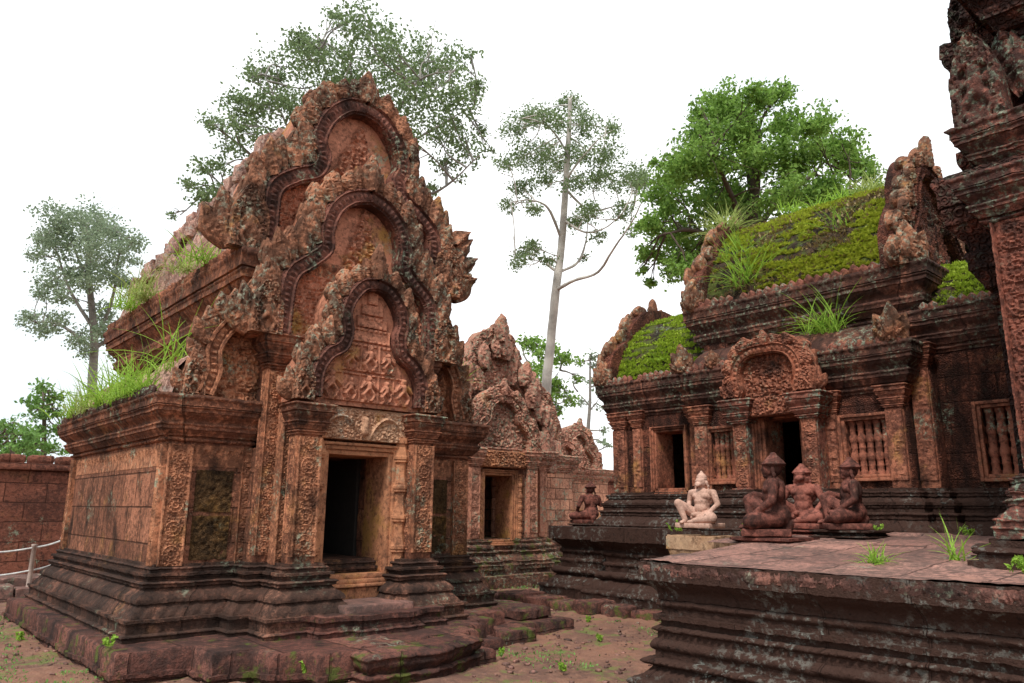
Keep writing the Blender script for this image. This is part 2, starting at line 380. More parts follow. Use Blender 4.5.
M['gop'] = stone('gate_sandstone', (.46, .22, .155), (.34, .155, .11), dark=.30, lichen=.9, ochre=.12, bump=1.2, lichcol=(.30, .34, .24))
M['gopwall'] = stone('gate_wall_blocks', (.52, .27, .18), (.40, .19, .13), dark=.2, lichen=.3, ochre=.2, brick=(.34, .27), bump=.9)
M['laterite'] = stone('laterite_wall', (.27, .105, .07), (.18, .075, .055), dark=.3, lichen=.08, ochre=.05, brick=(.8, .42), bump=2.2)
M['tower'] = stone('dark_tower_stone', (.19, .065, .046), (.10, .04, .03), dark=.62, lichen=.42, ochre=.08, carve=14, bump=1.3, darkcol=(.016, .013, .013), lichcol=(.22, .27, .2))  # dark red stone with heavy near-black mottling and lichen
M['white_stat'] = stone('pink_white_stone', (.50, .31, .245), (.42, .25, .19), dark=.02, lichen=.0, ochre=.02, bump=.25)
M['yel_ped'] = stone('buff_pedestal_stone', (.42, .27, .17), (.36, .2, .12), dark=.22, lichen=.15, ochre=.5, bump=.6)
M['dark_stat'] = stone('dark_red_statue_stone', (.21, .075, .056), (.12, .046, .036), dark=.48, lichen=.03, ochre=.02, bump=.35)
M['red_stat'] = stone('red_statue_stone', (.27, .095, .07), (.16, .06, .048), dark=.34, lichen=.04, ochre=.02, bump=.35)
def leafmat(name, c1, c2, tr=.35, sc=1.5):
    m_, n, b = mat_new(name); g = N(n, 'NewGeometry'); f = noise(n, g.outputs['Position'], sc, 4, .7); f2 = noise(n, g.outputs['Position'], sc*9, 2, .5)
    col = mixc(n, ramp(n, f, .35, .65), c1, c2); col = mixc(n, ramp(n, f2, .3, .7), col, tuple(min(1, x*1.5) for x in c2))
    n.links.new(col, b.inputs['Base Color']); b.inputs['Roughness'].default_value = .6; b.inputs['Specular IOR Level'].default_value = .25
    t = N(n, 'BsdfTranslucent'); n.links.new(col, t.inputs['Color']); mxx = N(n, 'MixShader'); mxx.inputs[0].default_value = tr
    n.links.new(b.outputs[0], mxx.inputs[1]); n.links.new(t.outputs[0], mxx.inputs[2]); n.links.new(mxx.outputs[0], n.nodes['Material Output'].inputs[0]); return m_
M['leaf_grey'] = leafmat('grey_green_leaves', (.10, .155, .065), (.16, .22, .10), .45)
M['leaf_pale'] = leafmat('pale_leaves', (.16, .22, .145), (.22, .28, .18), .45)
M['leaf_green'] = leafmat('green_leaves', (.10, .19, .035), (.18, .30, .06), .45, .5)
M['leaf_mid'] = leafmat('mid_green_leaves', (.08, .17, .04), (.15, .27, .07), .4, .5)
M['grass'] = leafmat('grass_blades', (.15, .29, .03), (.27, .42, .06), .45, 5)
M['grass_dry'] = leafmat('yellow_green_grass', (.2, .26, .06), (.32, .38, .12), .4, 5)
M['dead'] = leafmat('dead_stems', (.16, .11, .05), (.24, .18, .08), .2, 4)
M['moss'] = leafmat('moss_leaves', (.21, .27, .02), (.36, .40, .05), .3, 2.2)
M['moss_red'] = leafmat('fresh_moss', (.20, .30, .025), (.33, .42, .05), .35, 2.2)
M['bark'] = simple('grey_bark', (.30, .28, .25), .9, (.18, .165, .15), 3)
M['bark_pale'] = simple('pale_bark', (.62, .58, .53), .9, (.38, .35, .32), 1.2)
M['bark_dark'] = simple('brown_bark', (.10, .07, .05), .9)
M['rope'] = simple('white_rope', (.75, .74, .72), .8)
M['post'] = simple('pinkish_post', (.55, .42, .36), .8)
def earth():
    m_, n, b = mat_new('red_earth'); g = N(n, 'NewGeometry'); p = g.outputs['Position']
    a = noise(n, p, .9, 6, .65); c = noise(n, p, 7, 6, .7); d = noise(n, p, 40, 4, .7); e = noise(n, p, 2.3, 5, .75)
    col = mixc(n, ramp(n, a, .38, .62), (.26, .12, .075), (.15, .072, .05)); col = mixc(n, ramp(n, c, .45, .7), col, (.28, .14, .09))
    col = mixc(n, mth(n, 'MULTIPLY', ramp(n, e, .53, .63), .75), col, (.14, .18, .035))
    col = mixc(n, .6, col, mixc(n, d, (.45, .45, .45), (1.55, 1.55, 1.55)), 'MULTIPLY')
    n.links.new(col, b.inputs['Base Color']); b.inputs['Roughness'].default_value = .92
    v = N(n, 'TexVoronoi'); v.inputs['Scale'].default_value = 9; n.links.new(p, v.inputs['Vector'])
    h = mth(n, 'ADD', mth(n, 'MULTIPLY', c, 1.), mth(n, 'MULTIPLY', d, .35)); h = mth(n, 'ADD', h, mth(n, 'MULTIPLY', v.outputs['Distance'], .3))
    bp = N(n, 'Bump'); bp.inputs['Strength'].default_value = 1; bp.inputs['Distance'].default_value = .05; n.links.new(h, bp.inputs['Height']); n.links.new(bp.outputs[0], b.inputs['Normal']); return m_
M['earth'] = earth()
M['lawn'] = simple('distant_grass', (.13, .2, .03), .9, (.09, .14, .03), 3)

# ------------------------------------------------------------------ ground
def ground():
    mb = MB()
    def ax(lo, hi, f0, f1, st):
        a = np.arange(f0, f1, st); return np.concatenate([np.linspace(lo, f0-3, 10), a, np.linspace(f1+3, hi, 10)])
    X, Y = np.meshgrid(ax(-600, 600, 1.5, 15, .06), ax(-600, 600, 1, 19, .06))
    P = np.stack([X, Y, 0*X], -1); z = vnoise(P*1.1, 3)*.07+vnoise(P*3.7, 5)*.05+np.maximum(0, vnoise(P*8, 6))*.05+vnoise(P*19, 7)*.016
    P[..., 2] = np.where((np.abs(X-8) < 9) & (np.abs(Y-9) < 12), z-.02, -.03)
    mb.grid(P); o = mb.build('ground', M['earth'], ang=80); o['kind'] = 'structure'; o['label'] = 'red earth ground'
ground()

# ------------------------------------------------------------------ pediment
def pediment(par, fr, half, zb, band=.2, crest=.3, thick=.35, tym=None, tn=-.06, res=.018, mats=('carved', 'carved_top', 'pinkface'), apex=.5, amp=.006, term=.5, full=True, nleaf=.12, backslab=None, band_h=.09):
    """half: (u, z) points from apex down one side; fr origin at the pediment's centre line, z=0"""
    C, s = smooth_curve(half, .022); T = np.gradient(C, axis=0); T /= np.linalg.norm(T, axis=1)[:, None]; Nn = np.stack([-T[:, 1], T[:, 0]], 1)
    sg0 = 1 if full else 0
    # outward normal: for a curve running from the apex down the right side, outward is (+u)
    Nn = np.where((Nn[:, :1]*(1)) < -1, -Nn, Nn); cen = np.array([0, zb])
    if np.sum(Nn*(C-cen)) < 0: Nn = -Nn
    sides = (1, -1) if full else (1,)
    # slab
    fmb = MB()
    for sg in sides:
        t = np.linspace(-1, 1, 15)[None, :]
        pr_ = np.where(np.abs(t) > .8, .6, np.where(np.abs(t) > .62, 1., .55))
        bead = np.where(np.abs(t) < .5, .35*np.cos(t/.5*np.pi/2)*(.5+.5*np.cos(2*np.pi*s[:, None]/.075)), 0)+0.12*np.cos(2*np.pi*s[:, None]/.04)*(np.abs(t) > .62)
        h = band_h*(pr_+bead)
        U = C[:, :1]+Nn[:, :1]*t*band/2; V = C[:, 1:]+Nn[:, 1:]*t*band/2
        U = np.concatenate([U[:, :1], U, U[:, -1:]], 1); V = np.concatenate([V[:, :1], V, V[:, -1:]], 1); h = np.concatenate([h[:, :1]*0-thick*.6, h, h[:, :1]*0-thick*.6], 1)
        fmb.grid(fr.w(sg*U, V, h), np.stack([U, V], -1), flip=(sg > 0))
    fmb.rough(amp)
    root_ped = fmb.build('pediment', M[mats[0]], par)
    # backing slab follows the band
    sl = MB(); o = band*.5+crest*.45
    edge = np.vstack([C+Nn*o]); edge[:, 1] = np.maximum(edge[:, 1], zb)
    if full: ring = np.vstack([[[0, edge[0, 1]]], edge, [[edge[-1, 0], zb]], [[-edge[-1, 0], zb]], (edge*[-1, 1])[::-1]])
    else: ring = np.vstack([edge, [[edge[-1, 0], zb]], [[C[0, 0], zb]]])
    k = [0]
    for i in range(1, len(ring)):
        if np.hypot(*(ring[i]-ring[k[-1]])) > .03: k.append(i)
    ring = ring[k]
    # grid-filled slab front (masked), plus rim and back
    u0, u1 = ring[:, 0].min(), ring[:, 0].max(); v0, v1 = zb, ring[:, 1].max()
    us = np.arange(u0-res, u1+res*2, res); vs = np.arange(v0, v1+res*2, res); U, V = np.meshgrid(us, vs)
    cu = (U[:-1, :-1]+U[1:, 1:])/2; cv = (V[:-1, :-1]+V[1:, 1:])/2
    def inside(poly, x, y):
        r = np.zeros(x.shape, bool); n = len(poly); j = n-1
        for i in range(n):
            xi, yi = poly[i]; xj, yj = poly[j]
            c = ((yi > y) != (yj > y)) & (x < (xj-xi)*(y-yi)/(yj-yi+1e-12)+xi); r ^= c; j = i
        return r
    ins = inside(ring, cu, cv)
    Hh = tn+.03*foliage(U, V, .09)
    if tym is not None: Hh = tn+tym(U, V)
    sl.grid(fr.w(U, V, Hh), np.stack([U, V], -1), mask=ins)
    rim = np.stack([fr.w(ring[:, 0], ring[:, 1], tn+.01), fr.w(ring[:, 0], ring[:, 1], -thick)], 0)
    sl.grid(rim, np.stack([ring, ring+.3], 0), closed=True, flip=False)
    sl.add(fr.w(ring[:, 0], ring[:, 1], -thick), [], ring, [list(range(len(ring)))])
    sl.rough(amp*.7); sl.build('tympanum', M[mats[2]], root_ped)
    # crest of flame leaves
    cr = MB(); L = s[-1]; n = max(3, int((L)/nleaf))
    for sg in sides:
        for q in range(n):
            t = (q+.75)/n*L; i = int(np.searchsorted(s, t)); i = min(i, len(s)-1)
            p = C[i]+Nn[i]*band*.45; nv = Nn[i]*.42+np.array([.0, .8]); nv /= np.linalg.norm(nv)
            if nv[1] < .1: nv = np.array([.9, .3])
            ln = crest*(.68+.5*min(1, t/L*2))*rnd.uniform(.9, 1.1)
            a = math.atan2(nv[0], nv[1])
            leaf(cr, fr, sg*p[0], p[1], sg*a, ln, nleaf*1.6, -.03+.045*(q % 2), .08, curl=-sg, seed=q)
            if q % 2 == 0 and q > 0: leaf(cr, fr, sg*(p[0]+nv[0]*crest*.35), p[1]+nv[1]*crest*.3, sg*a, ln*.75, nleaf*1.5, -.11, .10, curl=-sg)
        # terminal: fan of heads at the lower corner
        p = C[-1]+Nn[-1]*band*.3
        if term:
            for q, a in enumerate((4, 22, 40)):
                leaf(cr, fr, sg*(p[0]+term*(.18+.10*q)), zb+.02, sg*R(a), term*(1.0-.2*q), term*.34, -.10+.03*(q % 2), .10, curl=-sg, seed=q)
            stele(cr, fr, sg*(p[0]+term*.17), zb+.005, term*.5, term*.86, .05, k=int(sg > 0))
    if full and apex:
        leaf(cr, fr, 0, C[0, 1]+band*.3, 0, crest*.85+apex*.5, crest*.62, .04, .12, curl=0)
        for a in (-32, 32): leaf(cr, fr, 0, C[0, 1]+band*.35, R(a), crest*.75+apex*.2, crest*.5, -.03, .12, curl=0)
    cr.rough(amp*.9, 5.); cr.build('leaf_crest', M[mats[1]], root_ped)
    return root_ped
def capsule(U, V, a, b, r):
    a = np.array(a); b = np.array(b); d = b-a; t = np.clip(((U-a[0])*d[0]+(V-a[1])*d[1])/(d@d+1e-9), 0, 1)
    q = 1-((U-a[0]-t*d[0])**2+(V-a[1]-t*d[1])**2)/r**2; return np.sqrt(np.clip(q, 0, 1))
def figure(U, V, u, v, s, k=0):
    h = capsule(U, V, (u, v+.86*s), (u, v+.9*s), .13*s)
    h = np.maximum(h, capsule(U, V, (u, v+.5*s), (u, v+.68*s), .15*s))
    for e in (-1, 1):
        h = np.maximum(h, .8*capsule(U, V, (u+e*.12*s, v+.7*s), (u+e*(.3+.1*k)*s, v+.45*s), .06*s))
        h = np.maximum(h, .8*capsule(U, V, (u+e*(.3+.1*k)*s, v+.45*s), (u+e*.2*s, v+(.75 if k else .3)*s), .055*s))
        h = np.maximum(h, .9*capsule(U, V, (u+e*.07*s, v+.45*s), (u+e*.26*s, v+.22*s), .09*s))
        h = np.maximum(h, .9*capsule(U, V, (u+e*.26*s, v+.22*s), (u+e*.14*s, v), .075*s))
    return h
def tym_story(zb, hw):                      # palace in tiers with figures in niches
    def f(U, V):
        v = V-zb; h = .016*foliage(U, V, .07, 5)
        for k, (a, b, w_) in enumerate(((.06, .42, hw*.95), (.44, .8, hw*.62), (.82, 1.0, hw*.45), (1.02, 1.16, hw*.36), (1.18, 1.32, hw*.26), (1.33, 1.5, hw*.12))):
            m_ = (v > a) & (v < b) & (np.abs(U) < w_)
            h = np.where(m_, .035+.006*k, h)
            edge = m_ & ((v-a < .025) | (b-v < .035) | ((np.abs(np.abs(U)-hw*.21) < .012) & (k < 2)) | ((np.abs(np.abs(U)-hw*.60) < .012) & (k < 1)) | (w_-np.abs(U) < .02)); h = np.where(edge, .06+.01*np.cos(U*90), h)
        for u, vv, s_, k in ((-.50, .09, .32, 1), (-.25, .09, .26, 0), (0, .09, .3, 1), (.25, .09, .26, 0), (.50, .09, .32, 1), (0, .47, .31, 0), (-.26, .47, .24, 1), (.26, .47, .24, 1)):
            h = np.maximum(h, .03+.075*figure(U, v, u*hw/.6, vv, s_, k)*(figure(U, v, u*hw/.6, vv, s_, k) > 0))
        return h
    return f
def tym_bush(zb, ztop, hw, cell=.12, flat=True, c0=.0):   # triangular mound of carved leaves under a plain field
    def f(U, V):
        v = (V-zb)/(ztop-zb); m_ = np.abs(U-c0) < hw*(1-v)*(.55+.6*np.abs(np.sin(v*9))*.35+.35)
        fo = foliage(U, V, cell, 8)
        h = np.where(m_ & (v < 1), .03+.07*fo, .0)
        return np.where(v < .16, .02+.05*foliage(U, V, .08, 2), h)
    return f
def tym_full(cell=.1, d=.06):
    return lambda U, V: d*foliage(U, V, cell, 6)

# ------------------------------------------------------------------ mouldings vocabularies
def base_rows(z0, z1, o, s=.35):
    h = z1-z0
    return prof(z0, o, [('v', .12*h), ('t', .05*h, .015), ('o', o*.92), ('v', .07*h), ('B', .05*h, .02, .07), ('o', o*.80), ('P', .2*h, o*.5, .11), ('o', o*.55), ('v', .05*h),
        ('t', .06*h, .02), ('o', o*.42), ('v', .06*h), ('B', .06*h, .022, .055), ('o', o*.5), ('v', .05*h), ('o', o*.4), ('s', .1*h, o*.22), ('o', o*.3), ('v', .04*h), ('B', .04*h, .015, .05), ('o', o*.15), ('v', .05*h)])
def corn_rows(z0, z1, o):
    h = z1-z0
    return prof(z0, .015, [('v', .06*h), ('o', o*.18), ('B', .07*h, .02, .05), ('o', o*.12), ('v', .04*h), ('o', o*.3), ('s', .13*h, o*.5), ('o', o*.58), ('v', .06*h), ('B', .07*h, .02, .06),
        ('o', o*.5), ('v', .04*h), ('P', .17*h, o*.82, .12), ('o', o*.9), ('v', .07*h), ('t', .06*h, .02), ('o', o), ('v', .12*h), ('B', .11*h, .03, .10)])
def mirror(poly_half, c):                   # half outline on one side of the axis x=c, returned as a closed CCW ring
    return poly_half
def pilaster(par, fr, u, w_, z0, z1, d, mat='carved', name='pilaster', cap=.38, base=.0, capo=.10, res=.012, seg=.03, side=True):
    """square shaft with a carved scroll face, flared capital on top; fr origin on the wall plane, z=0"""
    mb = MB(); u0, u1 = u-w_/2, u+w_/2
    box(mb, fr, u0, u1, z0, z1-cap+.02, -.05, d-.012, .1, .008)
    def ring(p): return p
    a = [fr.w(x, 0, y)[:2] for x, y in ((u0, d), (u1, d), (u1, -.05), (u0, -.05))]
    P = [tuple(x[:2]) for x in a]
    ar = sum(P[i][0]*P[(i+1) % 4][1]-P[(i+1) % 4][0]*P[i][1] for i in range(4))
    if ar < 0: P = P[::-1]
    moulding(mb, P, corn_rows(z1-cap, z1, capo), seg)
    if base: moulding(mb, P, base_rows(z0-base, z0+.12, .14), seg)
    mb.rough(.010)
    p_ = mb.build(name, M['cornice' if mat == 'carved' else mat], par)
    rb = MB(); relief(rb, fr, u0+.012, u1-.012, z0+.10, z1-cap-.03, scroll(w_-.024), d-.008, .028, res)
    if side:
        f2 = Fr(fr.w(u0, 0, d), tuple(-fr.u)); relief(rb, f2, -(d+.03), -.012, z0+.1, z1-cap-.03, scroll(d+.018), -.008, .02, res)
    rb.rough(.006, 7.); rb.build('carved_panel', M[mat], p_)
    return p_
def door_frame(par, fr, u0, u1, z0, z1, wd=.12, d=.1, deep=.5, mat='plain', name='door_frame'):
    mb = MB()
    for k, (a, n_) in enumerate(((0, 0), (wd*.4, .03), (wd*.75, .06))):
        b = (wd*.4, wd*.75, wd)[k]
        box(mb, fr, u0-b, u0-a, z0-.02*(k+1), z1+b, -deep if k == 0 else -.1, n_+.001*k, .12, .008)
        box(mb, fr, u1+a, u1+b, z0-.02*(k+1), z1+b, -deep if k == 0 else -.1, n_+.001*k, .12, .008)
        box(mb, fr, u0-a, u1+a, z1+a, z1+b-.002, -deep if k == 0 else -.1, n_-.003, .12, .008)
        box(mb, fr, u0-a, u1+a, z0-b, z0-a, -deep if k == 0 else -.1, n_-.003, .12, .008)
    mb.rough(.006); return mb.build(name, M[mat], par)

# ------------------------------------------------------------------ the library on the left
CX = 4.83
def library():
    L = root('temple_library', (CX, 10, 0), 'tall red temple on the left, three carved gables stacked above its open doorway', 'temple')
    XL, XR, YF, YB = 2.72, 2*CX-2.72, 8.85, 13.25
    q1, q2, qn = 3.66, 3.86, 4.27          # half-outline breaks
    Y1, Y2, YD = 8.55, 8.08, 8.30
    def sym(pts): return pts+[(2*CX-x, y) for x, y in pts[::-1]]
    # outline, CCW seen from above, starting back left going down the left side
    out = [(XL, YB), (XL, YF), (q1, YF), (q1, Y1), (q2, Y1), (q2, Y2), (qn, Y2), (qn, YD+.25)]
    base = sym(out)
    mb = MB()
    st = [(XL-.55, YB+.5), (XL-.53, 7.98), (2.85, 7.92), (2.87, 7.40), (3.25, 7.38), (3.27, 7.05), (3.62, 7.02), (3.64, 6.78), (3.98, 6.74), (5.5, 7.0), (5.72, 6.98), (5.74, 7.3), (6.1, 7.32), (6.12, 7.62), (6.5, 7.64), (6.52, 8.0), (7.0, 8.02), (7.02, 8.4), (7.42, 8.42), (7.42, YB+.5)]
    moulding(mb, st, prof(-.12, .0, [('v', .16), ('o', .03), ('v', .04), ('o', 0), ('v', .17), ('l', .025, -.02)]), .06)
    mb.rough(.035, 2.2); mb.build('plinth', M['step'], L, ang=60)
    mb = MB(); moulding(mb, base, prof(.25, .34, [('v', .05), ('t', .04, .02), ('o', .31), ('v', .08), ('B', .03, .015, .08), ('o', .34), ('v', .03), ('o', .28), ('P', .14, .19, .12), ('o', .22), ('v', .03),
        ('s', .12, .10), ('o', .14), ('v', .025), ('t', .03, .02), ('o', .08), ('v', .02), ('B', .035, .02, .05), ('o', .12), ('v', .03), ('o', .06), ('v', .03), ('t', .03, .015), ('o', .03), ('v', .03)]), .016)
    mb.rough(.013); mb.build('base_moulding', M['base'], L)
    # steps in front of the door
    f = Fr((CX, Y2, 0), '-Y'); mb = MB()
    moulding(mb, [(3.72, 8.3), (3.72, 7.78), (4.02, 7.76), (4.04, 7.56), (4.42, 7.54), (4.44, 7.44), (5.2, 7.44), (5.22, 7.56), (5.62, 7.58), (5.64, 7.8), (5.96, 7.82), (5.96, 8.3)], prof(.26, .05, [('v', .05), ('t', .03, .015), ('o', .02), ('v', .03), ('o', -.01), ('v', .03), ('B', .03, .015, .06), ('o', .03), ('v', .05)]), .04)
    mb.rough(.02, 3.); mb.build('doorstep', M['step'], L)
    mb = MB(); box(mb, f, -.44, .46, .40, .555, -.5, .42, .1, .02); mb.rough(.012); mb.build('door_slab', M['pave'], L)
    mb = MB()
    moulding(mb, [(4.0, 6.46), (4.65, 6.40), (5.42, 6.72), (5.48, 7.2), (4.05, 7.1)], prof(-.1, .06, [('v', .14), ('t', .05, .03), ('o', .02), ('P', .09, .08, .14), ('v', .03), ('t', .04, .02), ('l', .02, .0)]), .05)
    mb.rough(.035, 3.); mb.build('entrance_step', M['step'], L, ang=60)
    mb = MB()
    moulding(mb, [(6.5, 7.95), (6.52, 7.45), (7.1, 7.5), (7.12, 7.75), (8.1, 7.8), (8.15, 9.4), (7.0, 9.4), (6.9, 8.0)], prof(-.1, .0, [('v', .2), ('l', .02, -.03)]), .06)
    moulding(mb, [(7.3, 8.02), (7.85, 8.05), (7.85, 9.4), (7.3, 9.4)], prof(-.1, .0, [('v', .25), ('o', .03), ('v', .1), ('l', .03, -.02)]), .06)
    moulding(mb, [(5.3, 6.78), (5.75, 6.72), (5.8, 7.1), (6.25, 7.15), (6.3, 7.5), (5.6, 7.4)], prof(-.1, .0, [('v', .18), ('l', .03, -.03)]), .06)
    mb.rough(.035, 3.); mb.build('lower_step', M['step'], L, ang=60)
    # lower walls with the doorway cut through
    wall = sym(out[:-2]+[(q2+.06, YD+.06), (4.40, YD+.06), (4.40, 11.2)])
    wall = sym([(XL, YB), (XL, YF), (q1, YF), (q1, Y1), (q2+.04, Y1), (q2+.04, YD+.06), (4.40, YD+.06), (4.40, 9.0), (3.3, 9.0), (3.3, 12.6)])
    mb = MB(); moulding(mb, wall, prof(.93, 0, [('v', .12), ('v', 1.25)]), .06, cap=False)
    moulding(mb, sym([(3.1, YB-.3), (3.1, YD+.9), (4.2, YD+.9), (4.2, YD+.1)]), prof(2.26, 0, [('v', .4)]), .1)   # ceiling over the passage
    mb.rough(.012); mb.build('wall', M['blocks'], L)
    mb = MB(); moulding(mb, sym([(3.4, 12.5), (3.4, 12.3)]), prof(.8, 0, [('v', 1.5)]), .1); moulding(mb, sym([(4.3, 12.8), (4.3, 8.6)]), prof(.3, 0, [('v', .48)]), .1); moulding(mb, sym([(3.35, 12.3), (3.35, 9.05), (4.42, 9.05), (4.42, 12.3)]), prof(.8, 0, [('v', .05), ('v', 1.5)]), .1); mb.build('inner_wall', M['inner_shade'], L)  # back, floor and lining of the passage, with interior shade painted near-black
    for sg in (-1, 1):
        mb = MB(); relief(mb, Fr((CX, YF, 0), '-Y'), sg*1.56-.21, sg*1.56+.21, 1.03, 2.02, lambda U, V: .5+vnoise(np.stack([U*30, V*30, U*0], -1), 3)-1.4*(np.abs(V-.5) < .015), .0, .02, .012, .02); mb.rough(.01, 8.); mb.build('laterite_panel', M['olive'], L)
    # bands at the top of the wall with leaf pendants
    side = Fr((XL, 0, 0), '-X'); front = Fr((CX, YF, 0), '-Y')
    pend = lambda U, V: np.where(V < .2, .5+.5*np.cos(U*2*np.pi/.14), .4)*np.where(V < .06+.14*np.abs(((U/.14) % 1)-.5)*2, 0, 1)
    for fr_, a_, b_ in ((side, -YB+.2, -YF-.3), (front, -(CX-XL)+.28, -(CX-q1)-.02), (front, (CX-q1)+.02, (CX-XL)-.28)):
        mb = MB(); relief(mb, fr_, a_, b_, 2.06, 2.31, pend, .004, .02, .013); mb.rough(.004); mb.build('leaf_band', M['carved'], L)
    # aisle walls: cornice and corner pilasters
    for sg in (-1, 1):
        u = sg*(CX-XL-.13)
        pb = MB(); relief(pb, front, u-.13, u+.13, .98, 2.3, scroll(.26), .035, .028, .011, .05)
        pb.rough(.005, 7.); pb.build('corner_pilaster', M['carved'], L)
        pb = MB(); relief(pb, front, sg*1.25-.05*sg-.06, sg*1.25-.05*sg+.06, .98, 2.3, scroll(.12), .03, .02, .011, .05)
        pb.rough(.005, 7.); pb.build('carved_strip', M['carved'], L)
    for a_, b_ in ((-YF-.16, -YF-.01), (-YB+.02, -YB+.2)):
        pb = MB(); relief(pb, side, a_, b_, .98, 2.3, scroll(b_-a_), .03, .022, .012, .04); pb.rough(.005, 7.); pb.build('carved_strip', M['carved'], L)
    for a_, b_ in ((XL, q1), (2*CX-q1, XR)):
        mb = MB(); moulding(mb, [(b_, YB), (a_, YB), (a_, YF), (b_, YF)], corn_rows(2.30, 2.84, .24), .017); mb.rough(.016); mb.build('cornice', M['cornice'], L)
    mb = MB(); moulding(mb, sym([(q1, 9.3), (q1, Y1+.03)]), prof(2.5, 0, [('v', 1.2)]), .06); moulding(mb, sym([(q2+.05, 8.6), (q2+.05, YD+.04)]), prof(2.45, 0, [('v', .42)]), .06); mb.rough(.01); mb.build('porch_wall', M['cornice'], L)
    # crest of small leaves on the low cornice, along the flank
    cm = MB()
    for i in range(30):
        y = YF+.1+i*.15
        if y > YB+.1: break
        if vnoise(np.array([y*3, 1, 2.]), 4) > -.22:
            cm = MB(); leaf(cm, Fr((XL-.2, 0, 0), '-X'), -y, 2.82, 0, .15*rnd.uniform(.8, 1.1), .13, 0, .05, 0, nt_=9, ns=7); cm.rough(.01); cm.build('antefix', M['cornice_dark'], L)
    # half-vault over the aisle
    def halfvault(x0, x1, y0, y1, z0, z1, mat, name, amp=.03, blocks=.05, cut=0):
        mb = MB(); ys = np.arange(y0, y1, .05); t = np.linspace(0, 1, 26)
        Yg, T = np.meshgrid(ys, t); a = T*np.pi/2
        X = x0+(x1-x0)*(1-np.cos(a)); Z = z0+(z1-z0)*np.sin(a)
        bi = np.floor(Yg/.38+np.floor(T*5)*.5); bj = np.floor(T*5); off = _h(bi.astype(int), bj.astype(int), bi.astype(int)*0, 4)
        gr = (np.minimum((T*5) % 1, 1-(T*5) % 1) < .08)*.03
        Z = Z+(off-.5)*blocks*2-gr; X = X+np.sign(x0-x1)*(off-.5)*blocks*.5
        P = np.stack([X, Yg, Z], -1)
        mb.grid(P, np.stack([Yg, T*1.5], -1), flip=(x1 < x0)); mb.rough(amp, 3.); return mb.build(name, M[mat], L, ang=60)
    halfvault(XL-.05, 3.62, YF-.1, YB+.05, 2.84, 3.55, 'palestone', 'aisle_roof', .04, .07)
    halfvault(2*CX-XL+.05, 2*CX-3.62, YF-.1, YB+.05, 2.84, 3.55, 'palestone', 'aisle_roof', .04, .07)
    # upper nave wall + heavy cornice
    nave = sym([(3.72, YB+1.3), (3.72, 9.08)])
    mb = MB(); moulding(mb, nave, prof(2.8, 0, [('v', 1.25)]), .06); mb.rough(.012); mb.build('upper_wall', M['cornice'], L)
    mb = MB(); moulding(mb, sym([(3.68, YB+1.3), (3.68, 9.06), (3.95, 9.06), (3.95, 8.96)]), corn_rows(3.72, 4.72, .40), .02); mb.rough(.014); mb.build('upper_cornice', M['cornice'], L)
    cm = MB()
    for i in range(40):
        y = 9.0+i*.15
        if y < YB+1.5: cm = MB(); leaf(cm, Fr((3.30, 0, 0), '-X'), -y, 4.68, 0, .15*rnd.uniform(.8, 1.1), .13, 0, .05, 0, nt_=9, ns=7); cm.rough(.01); cm.build('antefix', M['cornice'], L)
    # nave vault, broken at the back
    mb = MB(); ys = np.arange(9.0, YB+1.5, .045); t = np.linspace(0, np.pi, 60); Yg, T = np.meshgrid(ys, t)
    hw = CX-3.4; cr = 6.85-np.clip((Yg-10.2)/3.3, 0, 1)*.9
    bi = np.floor(Yg/.42+np.floor(T*4)*.5).astype(int); bj = np.floor(T*4).astype(int); off = _h(bi, bj, bi*0, 9)-.5
    gr = (np.minimum((T*4) % 1, 1-(T*4) % 1) < .07)*.035+(np.minimum((Yg/.42+np.floor(T*4)*.5) % 1, .1) < .05)*.03
    rr = 1+off*.09-gr
    X = CX-hw*np.cos(T)*np.abs(np.cos(T))**.0*rr; Z = 4.68+(cr-4.68)*np.sin(T)**.8*rr
    mb.grid(np.stack([X, Yg, Z], -1), np.stack([Yg, T], -1), flip=True); mb.rough(.06, 2.6); mb.build('roof', M['palestone'], L, ang=50)
    mb = MB(); pts = [(CX-hw+.05, 4.7), (CX+hw-.05, 4.7), (CX+hw*.7, 5.4), (CX, 5.65), (CX-hw*.7, 5.4)]
    mb.add([(x, YB+1.4, z) for x, z in pts], [], None, [[0, 1, 2, 3, 4]]); mb.build('roof_end', M['cornice'], L, smooth=False)
    # ridge stones and tumbled blocks along the roof edge
    mb = MB(); g0 = Fr((0, 0, 0), '-Y')
    for i in range(60):
        y = 9.5+i*.085+rnd.uniform(-.05, .05); s_ = rnd.uniform(.12, .24); x = 3.6+rnd.uniform(-.05, .75)
        k = min(1, max(0, (x-3.4)/hw)); z = 4.70+(2.17-.9*min(1, max(0, (y-10.2)/3.3)))*math.sin(math.acos(1-k))**.8
        box(mb, g0, x-s_, x+s_, z-.12, z+s_*.9, -y-s_, -y+s_*.8, .07, .05)
    mb.rough(.08, 4.); mb.build('roof_block', M['palestone'], L, ang=50)
    # ---- the porch
    fp = Fr((CX, Y2+.12, 0), '-Y')
